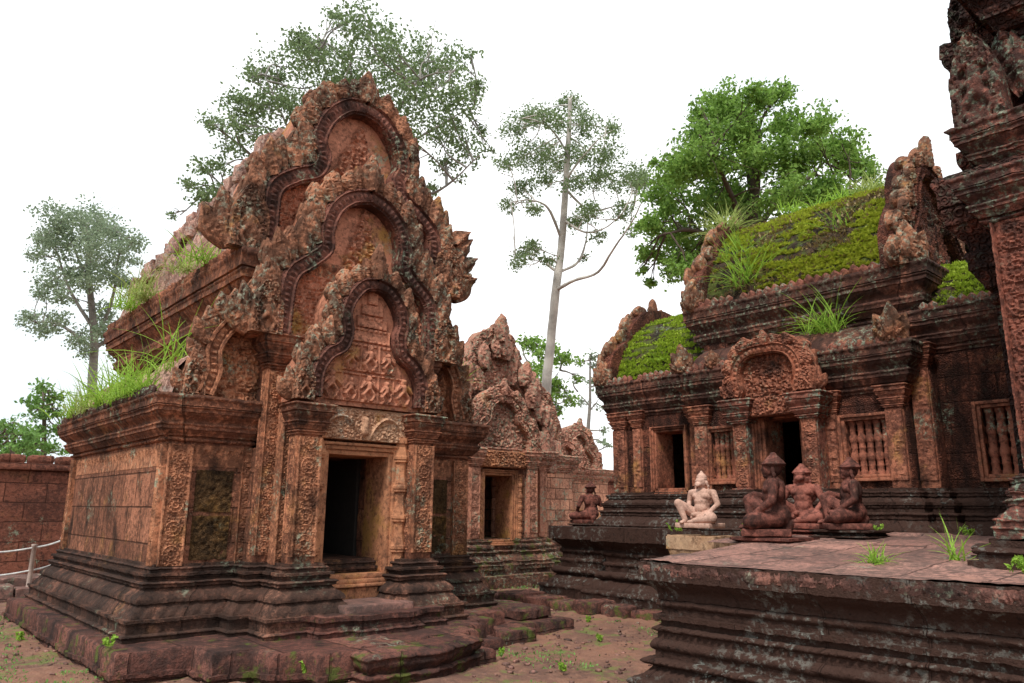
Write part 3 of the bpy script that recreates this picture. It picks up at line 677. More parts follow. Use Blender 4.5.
    for sg in (-1, 1):
        pilaster(L, Fr((CX, Y2+.14, 0), '-Y'), sg*.80, .31, .98, 2.80, .17, cap=.36, capo=.09)
        # second order of pilasters behind, carrying the middle gable
        pilaster(L, Fr((CX, Y1+.07, 0), '-Y'), sg*1.06, .22, .98, 3.66, .10, cap=.42, capo=.12)
        pb = MB(); relief(pb, Fr((CX, YD+.1, 0), '-Y'), sg*.9-.1, sg*.9+.1, .98, 2.75, scroll(.2), .04, .026, .011, .3)
        pb.rough(.005, 7.); pb.build('carved_strip', M['carved'], L)
        # colonettes beside the door: octagonal with rings
        cb = MB(); rows = []
        for (z, r) in ((0, .115), (.1, .115), (.11, .10), (.17, .10), (.18, .115), (.22, .115), (.23, .085)): rows.append((z, r))
        z = .23
        for seg_ in range(4):
            h = .37
            for t_ in (0, .1, .32, .36, .42, .46, .5, .54, .6, .64, .9, 1): 
                rows.append((z+h*t_, .082+(.028 if .34 < t_ < .44 or .56 < t_ < .66 else 0)+(.040 if .45 < t_ < .55 else 0)))
            z += h
        rows += [(z, .11), (z+.07, .115)]
        lathe(cb, (CX+sg*.60, YD-.02), [(a, b) for a, b in rows], 8, .72); cb.rough(.006); cb.build('colonette', M['plain'], L, ang=25)
    fd = Fr((CX, YD, 0), '-Y')
    door_frame(L, fd, -.42, .42, .84, 2.25, .15, deep=.55)
    mb = MB(); box(mb, fd, -.7, .7, .45, .68, -.4, .0, .1, .02); box(mb, fd, -.58, .58, .66, .70, -.35, -.03, .1, .01); mb.rough(.008); mb.build('threshold', M['plain'], L)
    # lintel with an arched garland
    def lint(U, V):
        w_ = 1.5; x = np.abs(U-w_/2); arc = .26-.9*np.clip(np.abs(x-.33)-.0, 0, 9)**2*4; d = np.abs(V-arc-.02)
        g = np.clip(1-d/.035, 0, 1); f_ = .55*foliage(U, V, .075, 4)
        hang = .5*np.clip(np.cos(U*2*np.pi/.13), 0, 1)*(V < arc)*(V > .04)
        c = capsule(U, V, (w_/2, .1), (w_/2, .24), .06)
        return np.maximum(np.maximum(g, f_+hang*.3), c*1.2)
    mb = MB(); box(mb, fp, -.76, .76, 2.43, 2.83, -.35, -.03, .1, .02); relief(mb, fp, -.75, .75, 2.435, 2.80, lint, -.03, .06, .011, .03); mb.rough(.006); mb.build('lintel', M['buff'], L)
    # ---- gables
    pediment(L, Fr((CX, 8.12, 0), '-Y'), [(0, 4.42), (.2, 4.36), (.36, 4.16), (.42, 3.95), (.38, 3.75), (.44, 3.55), (.62, 3.42), (.74, 3.2), (.76, 2.9)], 2.84, .17, .30, .42, tym_story(2.84, .62), -.10, res=.012, apex=.5, term=.5, mats=('band','carved_top','pinkface'))
    pediment(L, Fr((CX+.02, 8.45, 0), '-Y'), [(0, 5.74), (.28, 5.64), (.5, 5.42), (.6, 5.12), (.6, 4.86), (.8, 4.64), (1.0, 4.46), (1.08, 4.2), (1.10, 3.66)], 3.62, .22, .42, .42, tym_bush(4.3, 5.6, .42, .13), -.12, apex=.4, term=.8, nleaf=.145, mats=('band','carved_top','pinkface'))
    pediment(L, Fr((CX+.06, 8.78, 0), '-Y'), [(0, 7.22), (.29, 7.14), (.56, 6.85), (.68, 6.5), (.6, 6.26), (.7, 6.02), (.98, 5.86), (1.24, 5.6), (1.27, 5.1), (1.28, 4.76)], 4.72, .24, .44, .5, tym_bush(5.9, 7.0, .5, .14), -.12, apex=.3, term=1.0, nleaf=.155, mats=('band','carved_top','pinkface'))
    # half gables over the aisles
    for sg in (-1, 1):
        hp = [(.30, 3.98), (.0, 3.95), (-.3, 3.75), (-.48, 3.45), (-.47, 3.15), (-.55, 2.9)]
        fr_ = Fr((CX+sg*1.43, YF-.12, 0), '-Y')
        # build one side only: mirrored through the frame
        class G(Fr):
            pass
        g = G((CX+sg*1.43, YF-.12, 0), '-Y'); g.u = g.u*sg
        if sg < 0: pass
        pediment_half(L, g, [(-.32, 4.0), (-.05, 3.9), (.22, 3.66), (.34, 3.4), (.32, 3.15), (.40, 2.88)], 2.84, sg)
    # figure antefixes on the cornice corners
    for sg in (-1, 1):
        cb = MB()
        ff = Fr((CX+sg*1.52, 8.8, 0), '-Y')
        for k, (dx, a, l) in enumerate(((-.14, -18, .55), (.14, 18, .55))):
            leaf(cb, ff, dx, 4.72, R(a), l, .24, -.05, .12, 0)
        stele(cb, ff, 0, 4.72, .34, .72, .05)
        cb.rough(.02, 6.); cb.build('antefix', M['carved_top'], L)
    cb = MB(); ff = Fr((CX+1.95, 8.95, 0), '-Y')       # makara spout jutting out on the right
    for (z, l, a) in ((4.95, .55, 62), (5.15, .62, 50), (5.35, .6, 35), (5.1, .4, 80), (5.6, .45, 40)): leaf(cb, ff, -.15, z, R(a), l, .26, 0, .2, 1)
    cb.rough(.02, 6.); cb.build('makara', M['carved_top'], L)
    return L
def pediment_half(par, g, half, zb, sg):
    # quarter gable: curve from the inner top down to the outer corner
    C, s = smooth_curve(half, .022); T = np.gradient(C, axis=0); T /= np.linalg.norm(T, axis=1)[:, None]; Nn = np.stack([-T[:, 1], T[:, 0]], 1)
    if np.sum(Nn*(C-np.array([-.4, zb]))) < 0: Nn = -Nn
    band, bh = .18, .08; fm = MB(); t = np.linspace(-1, 1, 13)[None, :]
    h = bh*(np.where(np.abs(t) > .62, 1., .55)+np.where(np.abs(t) < .5, .35*(.5+.5*np.cos(2*np.pi*s[:, None]/.075)), 0))
    U = C[:, :1]+Nn[:, :1]*t*band/2; V = C[:, 1:]+Nn[:, 1:]*t*band/2
    U = np.concatenate([U[:, :1], U, U[:, -1:]], 1); V = np.concatenate([V[:, :1], V, V[:, -1:]], 1); h = np.concatenate([h[:, :1]*0-.2, h, h[:, :1]*0-.2], 1)
    fm.grid(g.w(U, V, h), np.stack([U, V], -1), flip=(sg > 0)); fm.rough(.012); pe = fm.build('half_pediment', M['carved'], par)
    sl = MB(); us = np.arange(C[0, 0], C[-1, 0]+.2, .02); vs = np.arange(zb, C[:, 1].max()+.12, .02); Ug, Vg = np.meshgrid(us, vs)
    top = np.interp(us, C[:, 0], C[:, 1])[None, :]+.12
    Vc = np.minimum(Vg, top); Hh = -.1+.06*foliage(Ug, Vg, .11, 6)
    sl.grid(g.w(Ug, Vc, Hh), np.stack([Ug, Vg], -1), flip=(sg < 0))
    e = np.stack([g.w(us, np.minimum(top[0], 9), -.09+0*us), g.w(us, top[0], -.4+0*us)], 0); sl.grid(e, np.stack([np.stack([us, us], -1)]*2, 0), flip=(sg < 0))
    sl.rough(.01); sl.build('tympanum', M['carved'], pe)
    cr = MB(); n = 9
    for q in range(n):
        i = min(len(s)-1, int((q+.4)/n*len(s))); p = C[i]+Nn[i]*.07; nv = Nn[i]*.7+np.array([0, .7]); a = math.atan2(nv[0], nv[1])
        leaf(cr, g, p[0], p[1], a, .33*rnd.uniform(.9, 1.1), .20, -.02+.04*(q % 2), .08, -1, seed=q)
    for q, a in enumerate((8, 30)): leaf(cr, g, C[-1, 0]+.12+.06*q, zb+.02, R(a), .42-.08*q, .17, -.06, .1, -1)
    stele(cr, g, C[-1, 0]+.12, zb+.005, .26, .46, .04)
    cr.rough(.006, 6.); cr.build('leaf_crest', M['carved_top'], pe)
library()

# ------------------------------------------------------------------ wall pieces with openings
def wall_open(mb, fr, u0, u1, v0, v1, th, holes, seg=.06, bev=.006):
    xs = sorted(set([u0, u1]+[h[0] for h in holes]+[h[1] for h in holes]))
    for a, b in zip(xs[:-1], xs[1:]):
        hs = sorted([(h[2], h[3]) for h in holes if h[0] <= a+1e-6 and h[1] >= b-1e-6]); z = v0
        for (c, d) in hs:
            if c-z > .01: box(mb, fr, a, b, z, c, -th, 0, seg, bev)
            z = d
        if v1-z > .01: box(mb, fr, a, b, z, v1, -th, 0, seg, bev)
def window(par, fr, u0, u1, v0, v1, n, r=.05, deep=.1):
    w_ = MB(); b = .09
    for k, (a, c, nn) in enumerate(((0, b*.5, .03), (b*.5, b, .06))):
        box(w_, fr, u0-c, u0-a, v0-c, v1+c, -.25, nn, .1, .008); box(w_, fr, u1+a, u1+c, v0-c, v1+c, -.25, nn, .1, .008)
        box(w_, fr, u0-a, u1+a, v1+a, v1+c-.002, -.25, nn-.002, .1, .008); box(w_, fr, u0-a, u1+a, v0-c, v0-a, -.25, nn-.002, .1, .008)
    w_.rough(.008); wo = w_.build('window', M['mand_plain'], par)
    for i in range(n):
        mb = MB(); p = fr.w(u0+(i+.5)*(u1-u0)/n, 0, -deep); lathe(mb, (p[0], p[1]), baluster_rows(v1-v0, (u1-u0)/n*.46, 3), 12, v0); mb.rough(.005, 6.)
        mb.build('baluster', M['baluster'], wo, ang=60)
    return wo

# ------------------------------------------------------------------ the hall on the right (faces -X)
def hall():
    Hh = root('temple_hall', (11.5, 6, 0), 'long dark stained hall on the right with a mossy vaulted roof and baluster windows', 'temple')
    XF = 10.5; Z0 = 1.25
    f = Fr((XF, 0, 0), '-X')        # u = -Y
    # outline of the base on the plaza
    base = [(14.2, 3.0), (14.2, 9.35), (10.85, 9.35), (10.85, 7.30), (XF, 7.30), (XF, 6.45), (10.1, 6.45), (10.1, 6.05), (10.6, 6.05), (10.6, 5.35), (10.1, 5.35), (10.1, 4.95), (XF, 4.95), (XF, 3.95), (10.75, 3.95), (10.75, 3.7), (11.0, 3.7), (11.0, -.5), (14.2, -.5)]
    mb = MB(); moulding(mb, base, base_rows(Z0-.1, 1.93, .36), .025); mb.rough(.018); mb.build('base_moulding', M['black'], Hh)
    # walls
    mb = MB(); wall_open(mb, f, -7.30, -3.95, 1.9, 3.45, .5, [(-6.98, -6.50, 2.12, 2.86), (-6.08, -5.32, 1.0, 3.0), (-4.78, -4.22, 2.12, 2.86)])
    f2 = Fr((10.85, 0, 0), '-X'); wall_open(mb, f2, -9.35, -7.30, 1.9, 3.5, .5, [(-8.42, -7.72, 1.92, 3.02)])
    f3 = Fr((11.0, 0, 0), '-X'); wall_open(mb, f3, -3.95, .5, 1.9, 4.1, .5, [(-3.22, -2.72, 2.1, 2.95)])
    mb.rough(.02); mb.build('wall', M['mand_wall'], Hh)
    mb = MB()
    box(mb, Fr((0, 0, 0), '-Y'), 14.0, 14.2, 1.9, 4.2, -7.2, .5, .3); box(mb, Fr((0, 0, 0), '-Y'), 10.9, 14.2, 1.9, 5.0, -7.3, -6.9+.05, .3)
    box(mb, Fr((0, 0, 0), '-Y'), 10.9, 14.1, 1.9, 5.0, -4.1, -3.9, .3)
    # left wing: rear wall with a gap that lets daylight through, end wall
    fb = Fr((14.2, 0, 0), '+X'); wall_open(mb, fb, 7.3, 9.35, 1.9, 3.5, .3, [(8.75, 8.85, 1.95, 3.0)])
    wall_open(mb, Fr((0, 9.35, 0), '+Y'), -14.2, -10.9, 1.9, 3.5, .4, [(-13.1, -12.95, 1.95, 3.1)])
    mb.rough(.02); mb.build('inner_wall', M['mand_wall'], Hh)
    # cornices
    main = [(14.2, 3.95), (14.2, 7.30), (XF, 7.30), (XF, 3.95)]
    mb = MB(); moulding(mb, main, corn_rows(3.22, 3.86, .24), .022); mb.rough(.014); mb.build('cornice', M['cornice_dark'], Hh)
    mb = MB(); moulding(mb, [(14.2, 7.3), (14.2, 9.4), (10.85, 9.4), (10.85, 7.3)], corn_rows(3.3, 3.95, .2), .022); mb.rough(.014); mb.build('wing_cornice', M['cornice_dark'], Hh)
    mb = MB(); moulding(mb, [(14.2, 1.5), (14.2, 3.95), (11.0, 3.95), (11.0, 1.5)], corn_rows(3.75, 4.35, .2), .04); mb.rough(.022); mb.build('link_cornice', M['cornice_dark'], Hh)
    mb = MB(); moulding(mb, [(14.0, 3.85), (14.0, 7.3), (11.0, 7.3), (11.0, 3.85)], corn_rows(4.25, 5.05, .28), .022); mb.rough(.015); mb.build('upper_cornice', M['cornice_dark'], Hh)
    def row(x, y0, y1, z, s_, mat='mand_l', name='antefix'):
        n = int((y1-y0)/s_)
        for i in range(n):
            y = y0+(i+.5)*s_
            if rnd.random() > .1: cb = MB(); leaf(cb, Fr((x, 0, 0), '-X'), -y, z, 0, s_*1.2*rnd.uniform(.8, 1.1), s_*.95, -.02, .06, 0, nt_=8, ns=7); cb.rough(.012); cb.build(name, M[mat], Hh)
    row(10.27, 3.8, 4.9, 3.83, .13); row(10.27, 6.5, 7.4, 3.83, .13); row(10.74, 3.8, 7.5, 5.02, .14); row(10.66, 7.4, 9.5, 3.92, .12); row(10.8, 2.2, 3.8, 4.32, .12)
    # sloping half roof between the two cornices: plain slabs
    mb = MB(); ys = np.arange(3.95, 7.31, .04); t = np.linspace(0, 1, 22); Y, T = np.meshgrid(ys, t); X = 10.36+.66*T**1.3; Z = 3.86+.44*np.sin(T*np.pi/2)
    j = np.floor(Y/.62+np.floor(T*2)*.4).astype(int); Z = Z+(_h(j, np.floor(T*2).astype(int), j*0, 2)-.5)*.05
    mb.grid(np.stack([X, Y, Z], -1), np.stack([Y, T], -1), flip=False); mb.rough(.02); mb.build('lower_roof', M['cornice_dark'], Hh, ang=50)
    # vaulted roofs
    def vault(x0, x1, y0, y1, z0, z1, name, mat='roofstone', sink=0.):
        mb = MB(); ys = np.arange(y0, y1+.01, .05); t = np.linspace(0, np.pi, 110); Y, T = np.meshgrid(ys, t); c = (x0+x1)/2; hw = (x1-x0)/2
        rid = .035*np.abs(np.sin(T*26)); zt = z1-sink*np.clip((y1-Y-.2)/(y1-y0), 0, 1)*0
        X = c-(hw+rid)*np.sign(np.cos(T))*np.abs(np.cos(T))**1.15; Z = z0+(zt-z0+rid)*np.sin(T)**1.15
        mb.grid(np.stack([X, Y, Z], -1), np.stack([Y, T], -1), flip=True); mb.rough(.045, 3.); return mb.build(name, M[mat], Hh, ang=60)
    vault(10.95, 14.05, 3.84, 7.25, 5.0, 6.85, 'roof'); vault(10.95, 14.1, 7.3, 9.35, 3.9, 5.45, 'wing_roof'); vault(11.1, 14.0, 1.6, 3.9, 4.3, 5.3, 'link_roof')
    # gables seen edge-on, standing on the roof ends
    gm = ('mand', 'carved_top', 'mand')
    def gable(y, c, zb, zt, hw, face='+Y', th=.26, cr_=.34, nl=.2):
        h = zt-zb
        pediment(Hh, Fr((c, y, 0), face), [(0, zt), (.3*hw, zt-.06*h), (.52*hw, zt-.26*h), (.56*hw, zt-.42*h), (.72*hw, zt-.56*h), (.9*hw, zt-.72*h), (.92*hw, zb)], zb, .2, cr_, th, tym_full(.12, .06), -.08, res=.04, mats=gm, apex=.5, term=.55, nleaf=nl, amp=.02)
    gable(7.5, 12.5, 5.0, 6.75, 1.62); gable(3.86, 12.0, 5.0, 6.8, 1.15, '-Y', .3, .36); gable(9.55, 12.48, 3.95, 5.45, 1.62); 
    # corner ornaments of the cornices
    for (x, y, z, s_) in ((10.3, 7.35, 3.86, .5), (10.3, 3.95, 3.86, .55), (10.78, 7.4, 5.03, .55), (10.78, 3.8, 5.03, .65), (10.68, 9.45, 3.93, .5), (10.3, 6.75, 3.86, .3)):
        cb = MB()
        for k, a in enumerate((0, -28, 28, -50, 50)): leaf(cb, Fr((x, y, 0), '-X'), 0, z, R(a), s_*(1-.13*k), s_*.42, -.02+.03*(k == 0), .12, 0)
        for k, a in enumerate((0, -28, 28)): leaf(cb, Fr((x+.05, y, 0), '+Y'), 0, z, R(a), s_*(.9-.13*k), s_*.42, 0, .12, 0)
        cb.rough(.02, 6.); cb.build('corner_ornament', M['carved_top'], Hh)
    # pilasters
    for (ff, u, wd_, z1, d) in ((f, -7.12, .26, 3.3, .06), (f, -4.12+.03, .24, 3.3, .05), (f2, -9.17, .30, 3.4, .05), (f2, -8.75, .2, 3.4, .04), (f2, -7.5, .2, 3.4, .04), (Fr((10.75, 0, 0), '-X'), -3.82, .24, 3.85, .05), (f, -6.33, .2, 3.3, .05), (f, -4.95, .16, 3.3, .05)):
        pilaster(Hh, ff, u, wd_, 1.93, z1, d, 'mand_c', cap=.3, capo=.08, res=.02, side=False)
    mb = MB(); box(mb, Fr((10.75, 0, 0), '-X'), -3.96, -3.69, 1.9, 3.86, -.4, .0, .1); box(mb, Fr((0, 3.69, 0), '-Y'), 10.74, 11.1, 1.9, 3.9, -.2, .0, .1); mb.rough(.02); mb.build('corner_pier', M['mand'], Hh)
    window(Hh, f, -6.98, -6.50, 2.12, 2.86, 5); window(Hh, f, -4.78, -4.22, 2.12, 2.86, 5); window(Hh, f3, -3.22, -2.72, 2.1, 2.95, 4)
    door_frame(Hh, f2, -8.36, -7.78, 2.0, 2.98, .1, .1, .5, 'mand_plain', 'window_frame')
    door_frame(Hh, Fr((10.42, 0, 0), '-X'), -5.98, -5.42, 1.62, 2.98, .13, .1, .55, 'mand_plain')
    # porch: two free pilasters, lintel and gable
    fp = Fr((10.14, 0, 0), '-X')
    for u in (-6.24, -5.14):
        mb = MB(); y0, y1 = -u-.14, -u+.14
        moulding(mb, [(10.42, y0), (10.42, y1), (10.14, y1), (10.14, y0)], base_rows(1.35, 1.95, .16), .035)
        moulding(mb, [(10.40, y0+.02), (10.40, y1-.02), (10.17, y1-.02), (10.17, y0+.02)], prof(1.9, 0, [('v', 1.1)]), .05)
        moulding(mb, [(10.42, y0), (10.42, y1), (10.14, y1), (10.14, y0)], corn_rows(2.92, 3.28, .13), .03)
        mb.rough(.012); pp = mb.build('porch_pilaster', M['mand_l'], Hh)
        rb = MB(); relief(rb, Fr((10.17, 0, 0), '-X'), u-.11, u+.11, 1.98, 2.9, scroll(.22), 0, .028, .014, .03); rb.rough(.006); rb.build('carved_panel', M['mand_c'], pp)
    mb = MB(); box(mb, fp, -6.16, -5.22, 3.0, 3.3, -.5, .0, .1, .02); relief(mb, fp, -6.15, -5.23, 3.02, 3.28, lambda U, V: foliage(U, V, .09, 4), .0, .05, .015, .03); mb.rough(.01); mb.build('lintel', M['mand_c'], Hh)
    mb = MB(); box(mb, Fr((0, 0, 0), '-Y'), 10.3, 10.75, 1.9, 3.3, -6.36, -6.1, .1); box(mb, Fr((0, 0, 0), '-Y'), 10.3, 10.75, 1.9, 3.3, -5.28, -5.02, .1); box(mb, Fr((0, 0, 0), '-Y'), 10.2, 10.7, 3.28, 3.9, -6.4, -4.98, .1); mb.rough(.02); mb.build('porch_wall', M['mand_plain'], Hh)
    pediment(Hh, Fr((10.08, 5.69, 0), '-X'), [(0, 3.98), (.22, 3.97), (.4, 3.88), (.5, 3.7), (.5, 3.52), (.46, 3.42), (.5, 3.32)], 3.3, .16, .2, .4, tym_full(.1, .07), -.08, res=.02, mats=('mand_plain', 'mand_c', 'mand_c'), apex=.15, term=.42, nleaf=.16)
    mb = MB()
    for k in range(3): box(mb, fp, -6.05+.03*k, -5.35-.03*k, 1.2, 1.62-.14*k, -.3, .12+.24*k, .1, .02)
    mb.rough(.02); mb.build('doorstep', M['black'], Hh)
    return Hh
M['mand_c'] = stone('stained_carved_sandstone', (.36, .14, .085), (.24, .09, .06), dark=.42, lichen=.32, ochre=.25, bump=.9)
M['mand_l'] = stone('lichened_sandstone', (.26, .10, .07), (.18, .07, .05), dark=.36, lichen=.75, ochre=.15, bump=.9, lichcol=(.26, .34, .26))
hall()

# ------------------------------------------------------------------ raised platform
def platform():
    p = root('stone_platform', (7, 2, 0), 'large raised stone platform on the right with weathered mouldings and a red paved top', 'platform')
    poly = [(16, -6), (16, 10.6), (9.9, 10.6), (9.9, 9.0), (9.75, 9.0), (9.75, 6.9), (9.75, 4.8), (7.9, 4.8), (7.9, 4.62), (5.62, 4.58), (5.70, 2.6), (5.76, .2), (5.9, -6)]
    mb = MB(); near = [(9.7, -6), (9.7, 5.45), (7.85, 5.4), (7.8, 4.86), (5.62, 4.58), (5.72, 1.0), (5.9, -6)]
    rows = prof(-.1, .12, [('v', .14), ('o', .08), ('v', .06), ('t', .05, .02), ('o', .0), ('P', .1, -.08, .13), ('o', -.04), ('B', .055, .05, .075), ('o', -.10), ('v', .05), ('t', .09, .04), ('o', -.12), ('v', .05), ('B', .05, .05, .07),
        ('o', -.14), ('v', .05), ('o', -.09), ('v', .035), ('o', -.15), ('v', .05), ('t', .07, .035), ('o', -.13), ('v', .04), ('s', .11, -.03), ('o', .0), ('v', .14)])
    zt = rows[-1][0]; k = 1.15/zt
    rows = [(z*k if z > 0 else z, o, a, q) for z, o, a, q in rows]
    rows.append((rows[-1][0], -.25, 0, 1)); moulding(mb, near, rows, .017, cap=False); mb.rough(.016, 4.5); mb.build('moulded_side', M['black'], p)
    rb = MB(); n_ = np.array([-1, -.0, 0]); ff = Fr((5.62, 4.58, 0), (-.99961, -.0279, 0)); relief(rb, ff, .02, 5.5, 1.045, 1.135, diamonds(.14, .09), .0, .012, .012, .01); rb.rough(.025, 3.5); rb.build('diamond_band', M['lip'], p)
    # paved top
    X, Y = np.meshgrid(np.arange(5.57, 10.4, .05), np.arange(-2.2, 5.46, .05)); xe = 5.62-(Y-4.58)*.0279+.012
    X = np.maximum(X, xe); ye = np.where(X > 7.83, 5.40, 4.575+(X-5.62)*.128)-.02
    Y2_ = np.minimum(Y, ye); Z = 1.162+.20*np.clip((X-5.9)/3.6, 0, 1)
    jj = (np.floor(X/.95+np.floor(Y/.7)*.37)).astype(int); Z += (_h(jj, np.floor(Y/.7).astype(int), jj*0, 3)-.5)*.03
    mb = MB(); mb.grid(np.stack([X, Y2_, Z], -1), np.stack([X, Y2_], -1)); mb.rough(.012, 3.); mb.build('paving', M['pave'], p, ang=60)
    # far, higher part carrying the hall
    mb = MB(); far = [(16, -6), (16, 10.25), (10.25, 10.25), (10.25, 8.9), (9.95, 8.9), (9.95, 6.6), (9.72, 6.6), (9.72, 3.6), (9.5, 3.6), (9.5, -6)]
    r2 = prof(-.1, .32, [('v', .16), ('o', .24), ('v', .12), ('t', .06, .02), ('o', .14), ('P', .13, .02, .13), ('o', .05), ('t', .09, .04), ('o', -.04), ('v', .06), ('B', .06, .03, .07), ('o', -.06), ('v', .06), ('t', .08, .04), ('o', -.05), ('s', .12, .08), ('o', .12), ('v', .17)])
    k = 1.33/r2[-1][0]; r2 = [(z*k if z > 0 else z, o, a, q) for z, o, a, q in r2]
    moulding(mb, far, r2, .04); mb.rough(.03, 3.); mb.build('moulded_side', M['black'], p)
    mb = MB()
    for i in range(7):
        y = 7.3+i*.55; box(mb, Fr((0, 0, 0), '-Y'), 9.35-.06*i, 9.75, -.1, .14+.03*(i % 3), -y-.5, -y, .08, .04)
    mb.rough(.04, 3.); mb.build('kerb_stone', M['step'], p)
M['lip'] = stone('platform_edge_stone', (.26, .115, .09), (.16, .075, .06), dark=.56, lichen=.3, ochre=.03, bump=.9, darkcol=(.018, .014, .013))
platform()

# ------------------------------------------------------------------ sanctuary tower at the right edge
def tower():
    T = root('sanctuary_tower', (9, 0, 1.15), 'dark carved sanctuary tower rising out of the frame at the far right edge', 'tower')
    B = [(10.5, -4), (10.5, 1.98), (7.55, 1.98), (7.55, 1.80), (7.0, 1.80), (7.0, -4)]
    mb = MB(); moulding(mb, [(10.5, -4), (10.5, 2.0), (7.5, 2.0), (7.5, 1.84), (7.0, 1.84), (7.0, -4)], prof(1.05, .34, [('v', .2), ('o', .28), ('v', .05), ('t', .05, .03), ('o', .2), ('v', .05)]), .04); mb.rough(.03, 3.); mb.build('plinth', M['black'], T)
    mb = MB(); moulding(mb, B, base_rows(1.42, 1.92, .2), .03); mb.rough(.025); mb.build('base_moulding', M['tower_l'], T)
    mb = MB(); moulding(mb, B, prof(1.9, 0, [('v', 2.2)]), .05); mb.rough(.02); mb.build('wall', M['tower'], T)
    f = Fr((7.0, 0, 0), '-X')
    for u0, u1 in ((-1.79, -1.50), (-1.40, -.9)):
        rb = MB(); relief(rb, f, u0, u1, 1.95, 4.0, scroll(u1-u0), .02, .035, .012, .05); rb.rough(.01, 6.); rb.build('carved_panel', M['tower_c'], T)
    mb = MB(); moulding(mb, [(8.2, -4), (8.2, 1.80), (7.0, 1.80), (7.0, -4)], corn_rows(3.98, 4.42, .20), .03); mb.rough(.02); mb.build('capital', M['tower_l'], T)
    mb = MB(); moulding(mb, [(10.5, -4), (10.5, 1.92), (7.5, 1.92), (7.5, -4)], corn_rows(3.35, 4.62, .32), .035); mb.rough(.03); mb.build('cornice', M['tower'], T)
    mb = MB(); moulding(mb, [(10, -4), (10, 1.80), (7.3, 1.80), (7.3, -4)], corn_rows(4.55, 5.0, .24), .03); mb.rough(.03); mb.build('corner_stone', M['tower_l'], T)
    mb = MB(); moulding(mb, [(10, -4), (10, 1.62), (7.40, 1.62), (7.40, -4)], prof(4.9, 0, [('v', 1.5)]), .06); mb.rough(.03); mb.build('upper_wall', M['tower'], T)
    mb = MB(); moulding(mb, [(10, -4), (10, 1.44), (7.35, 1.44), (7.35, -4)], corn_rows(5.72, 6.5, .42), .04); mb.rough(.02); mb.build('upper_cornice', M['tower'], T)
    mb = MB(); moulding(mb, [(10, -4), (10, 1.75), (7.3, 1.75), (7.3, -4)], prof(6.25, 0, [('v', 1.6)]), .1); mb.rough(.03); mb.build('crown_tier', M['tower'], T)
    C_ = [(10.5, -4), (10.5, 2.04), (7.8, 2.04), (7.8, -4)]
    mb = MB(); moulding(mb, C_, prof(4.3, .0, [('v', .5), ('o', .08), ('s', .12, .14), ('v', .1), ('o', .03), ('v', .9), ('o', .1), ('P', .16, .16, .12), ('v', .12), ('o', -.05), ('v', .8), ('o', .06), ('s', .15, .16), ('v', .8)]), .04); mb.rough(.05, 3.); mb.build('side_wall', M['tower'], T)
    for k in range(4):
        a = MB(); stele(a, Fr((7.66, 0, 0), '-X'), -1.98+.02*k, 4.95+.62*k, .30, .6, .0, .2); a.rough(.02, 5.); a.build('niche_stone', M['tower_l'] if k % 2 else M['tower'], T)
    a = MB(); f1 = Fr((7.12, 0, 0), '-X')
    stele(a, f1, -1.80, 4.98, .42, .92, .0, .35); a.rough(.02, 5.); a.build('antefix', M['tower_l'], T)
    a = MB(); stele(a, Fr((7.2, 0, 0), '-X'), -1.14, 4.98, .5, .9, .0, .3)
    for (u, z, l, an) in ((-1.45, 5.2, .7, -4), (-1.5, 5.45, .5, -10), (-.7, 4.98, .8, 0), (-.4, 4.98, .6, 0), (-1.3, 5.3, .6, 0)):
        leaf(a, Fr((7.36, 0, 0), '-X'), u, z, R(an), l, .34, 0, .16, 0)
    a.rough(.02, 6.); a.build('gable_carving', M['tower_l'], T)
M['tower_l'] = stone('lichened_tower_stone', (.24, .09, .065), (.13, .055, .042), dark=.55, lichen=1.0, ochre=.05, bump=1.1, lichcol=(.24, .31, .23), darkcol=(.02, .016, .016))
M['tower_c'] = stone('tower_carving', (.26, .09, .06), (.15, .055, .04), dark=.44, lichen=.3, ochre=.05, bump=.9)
tower()

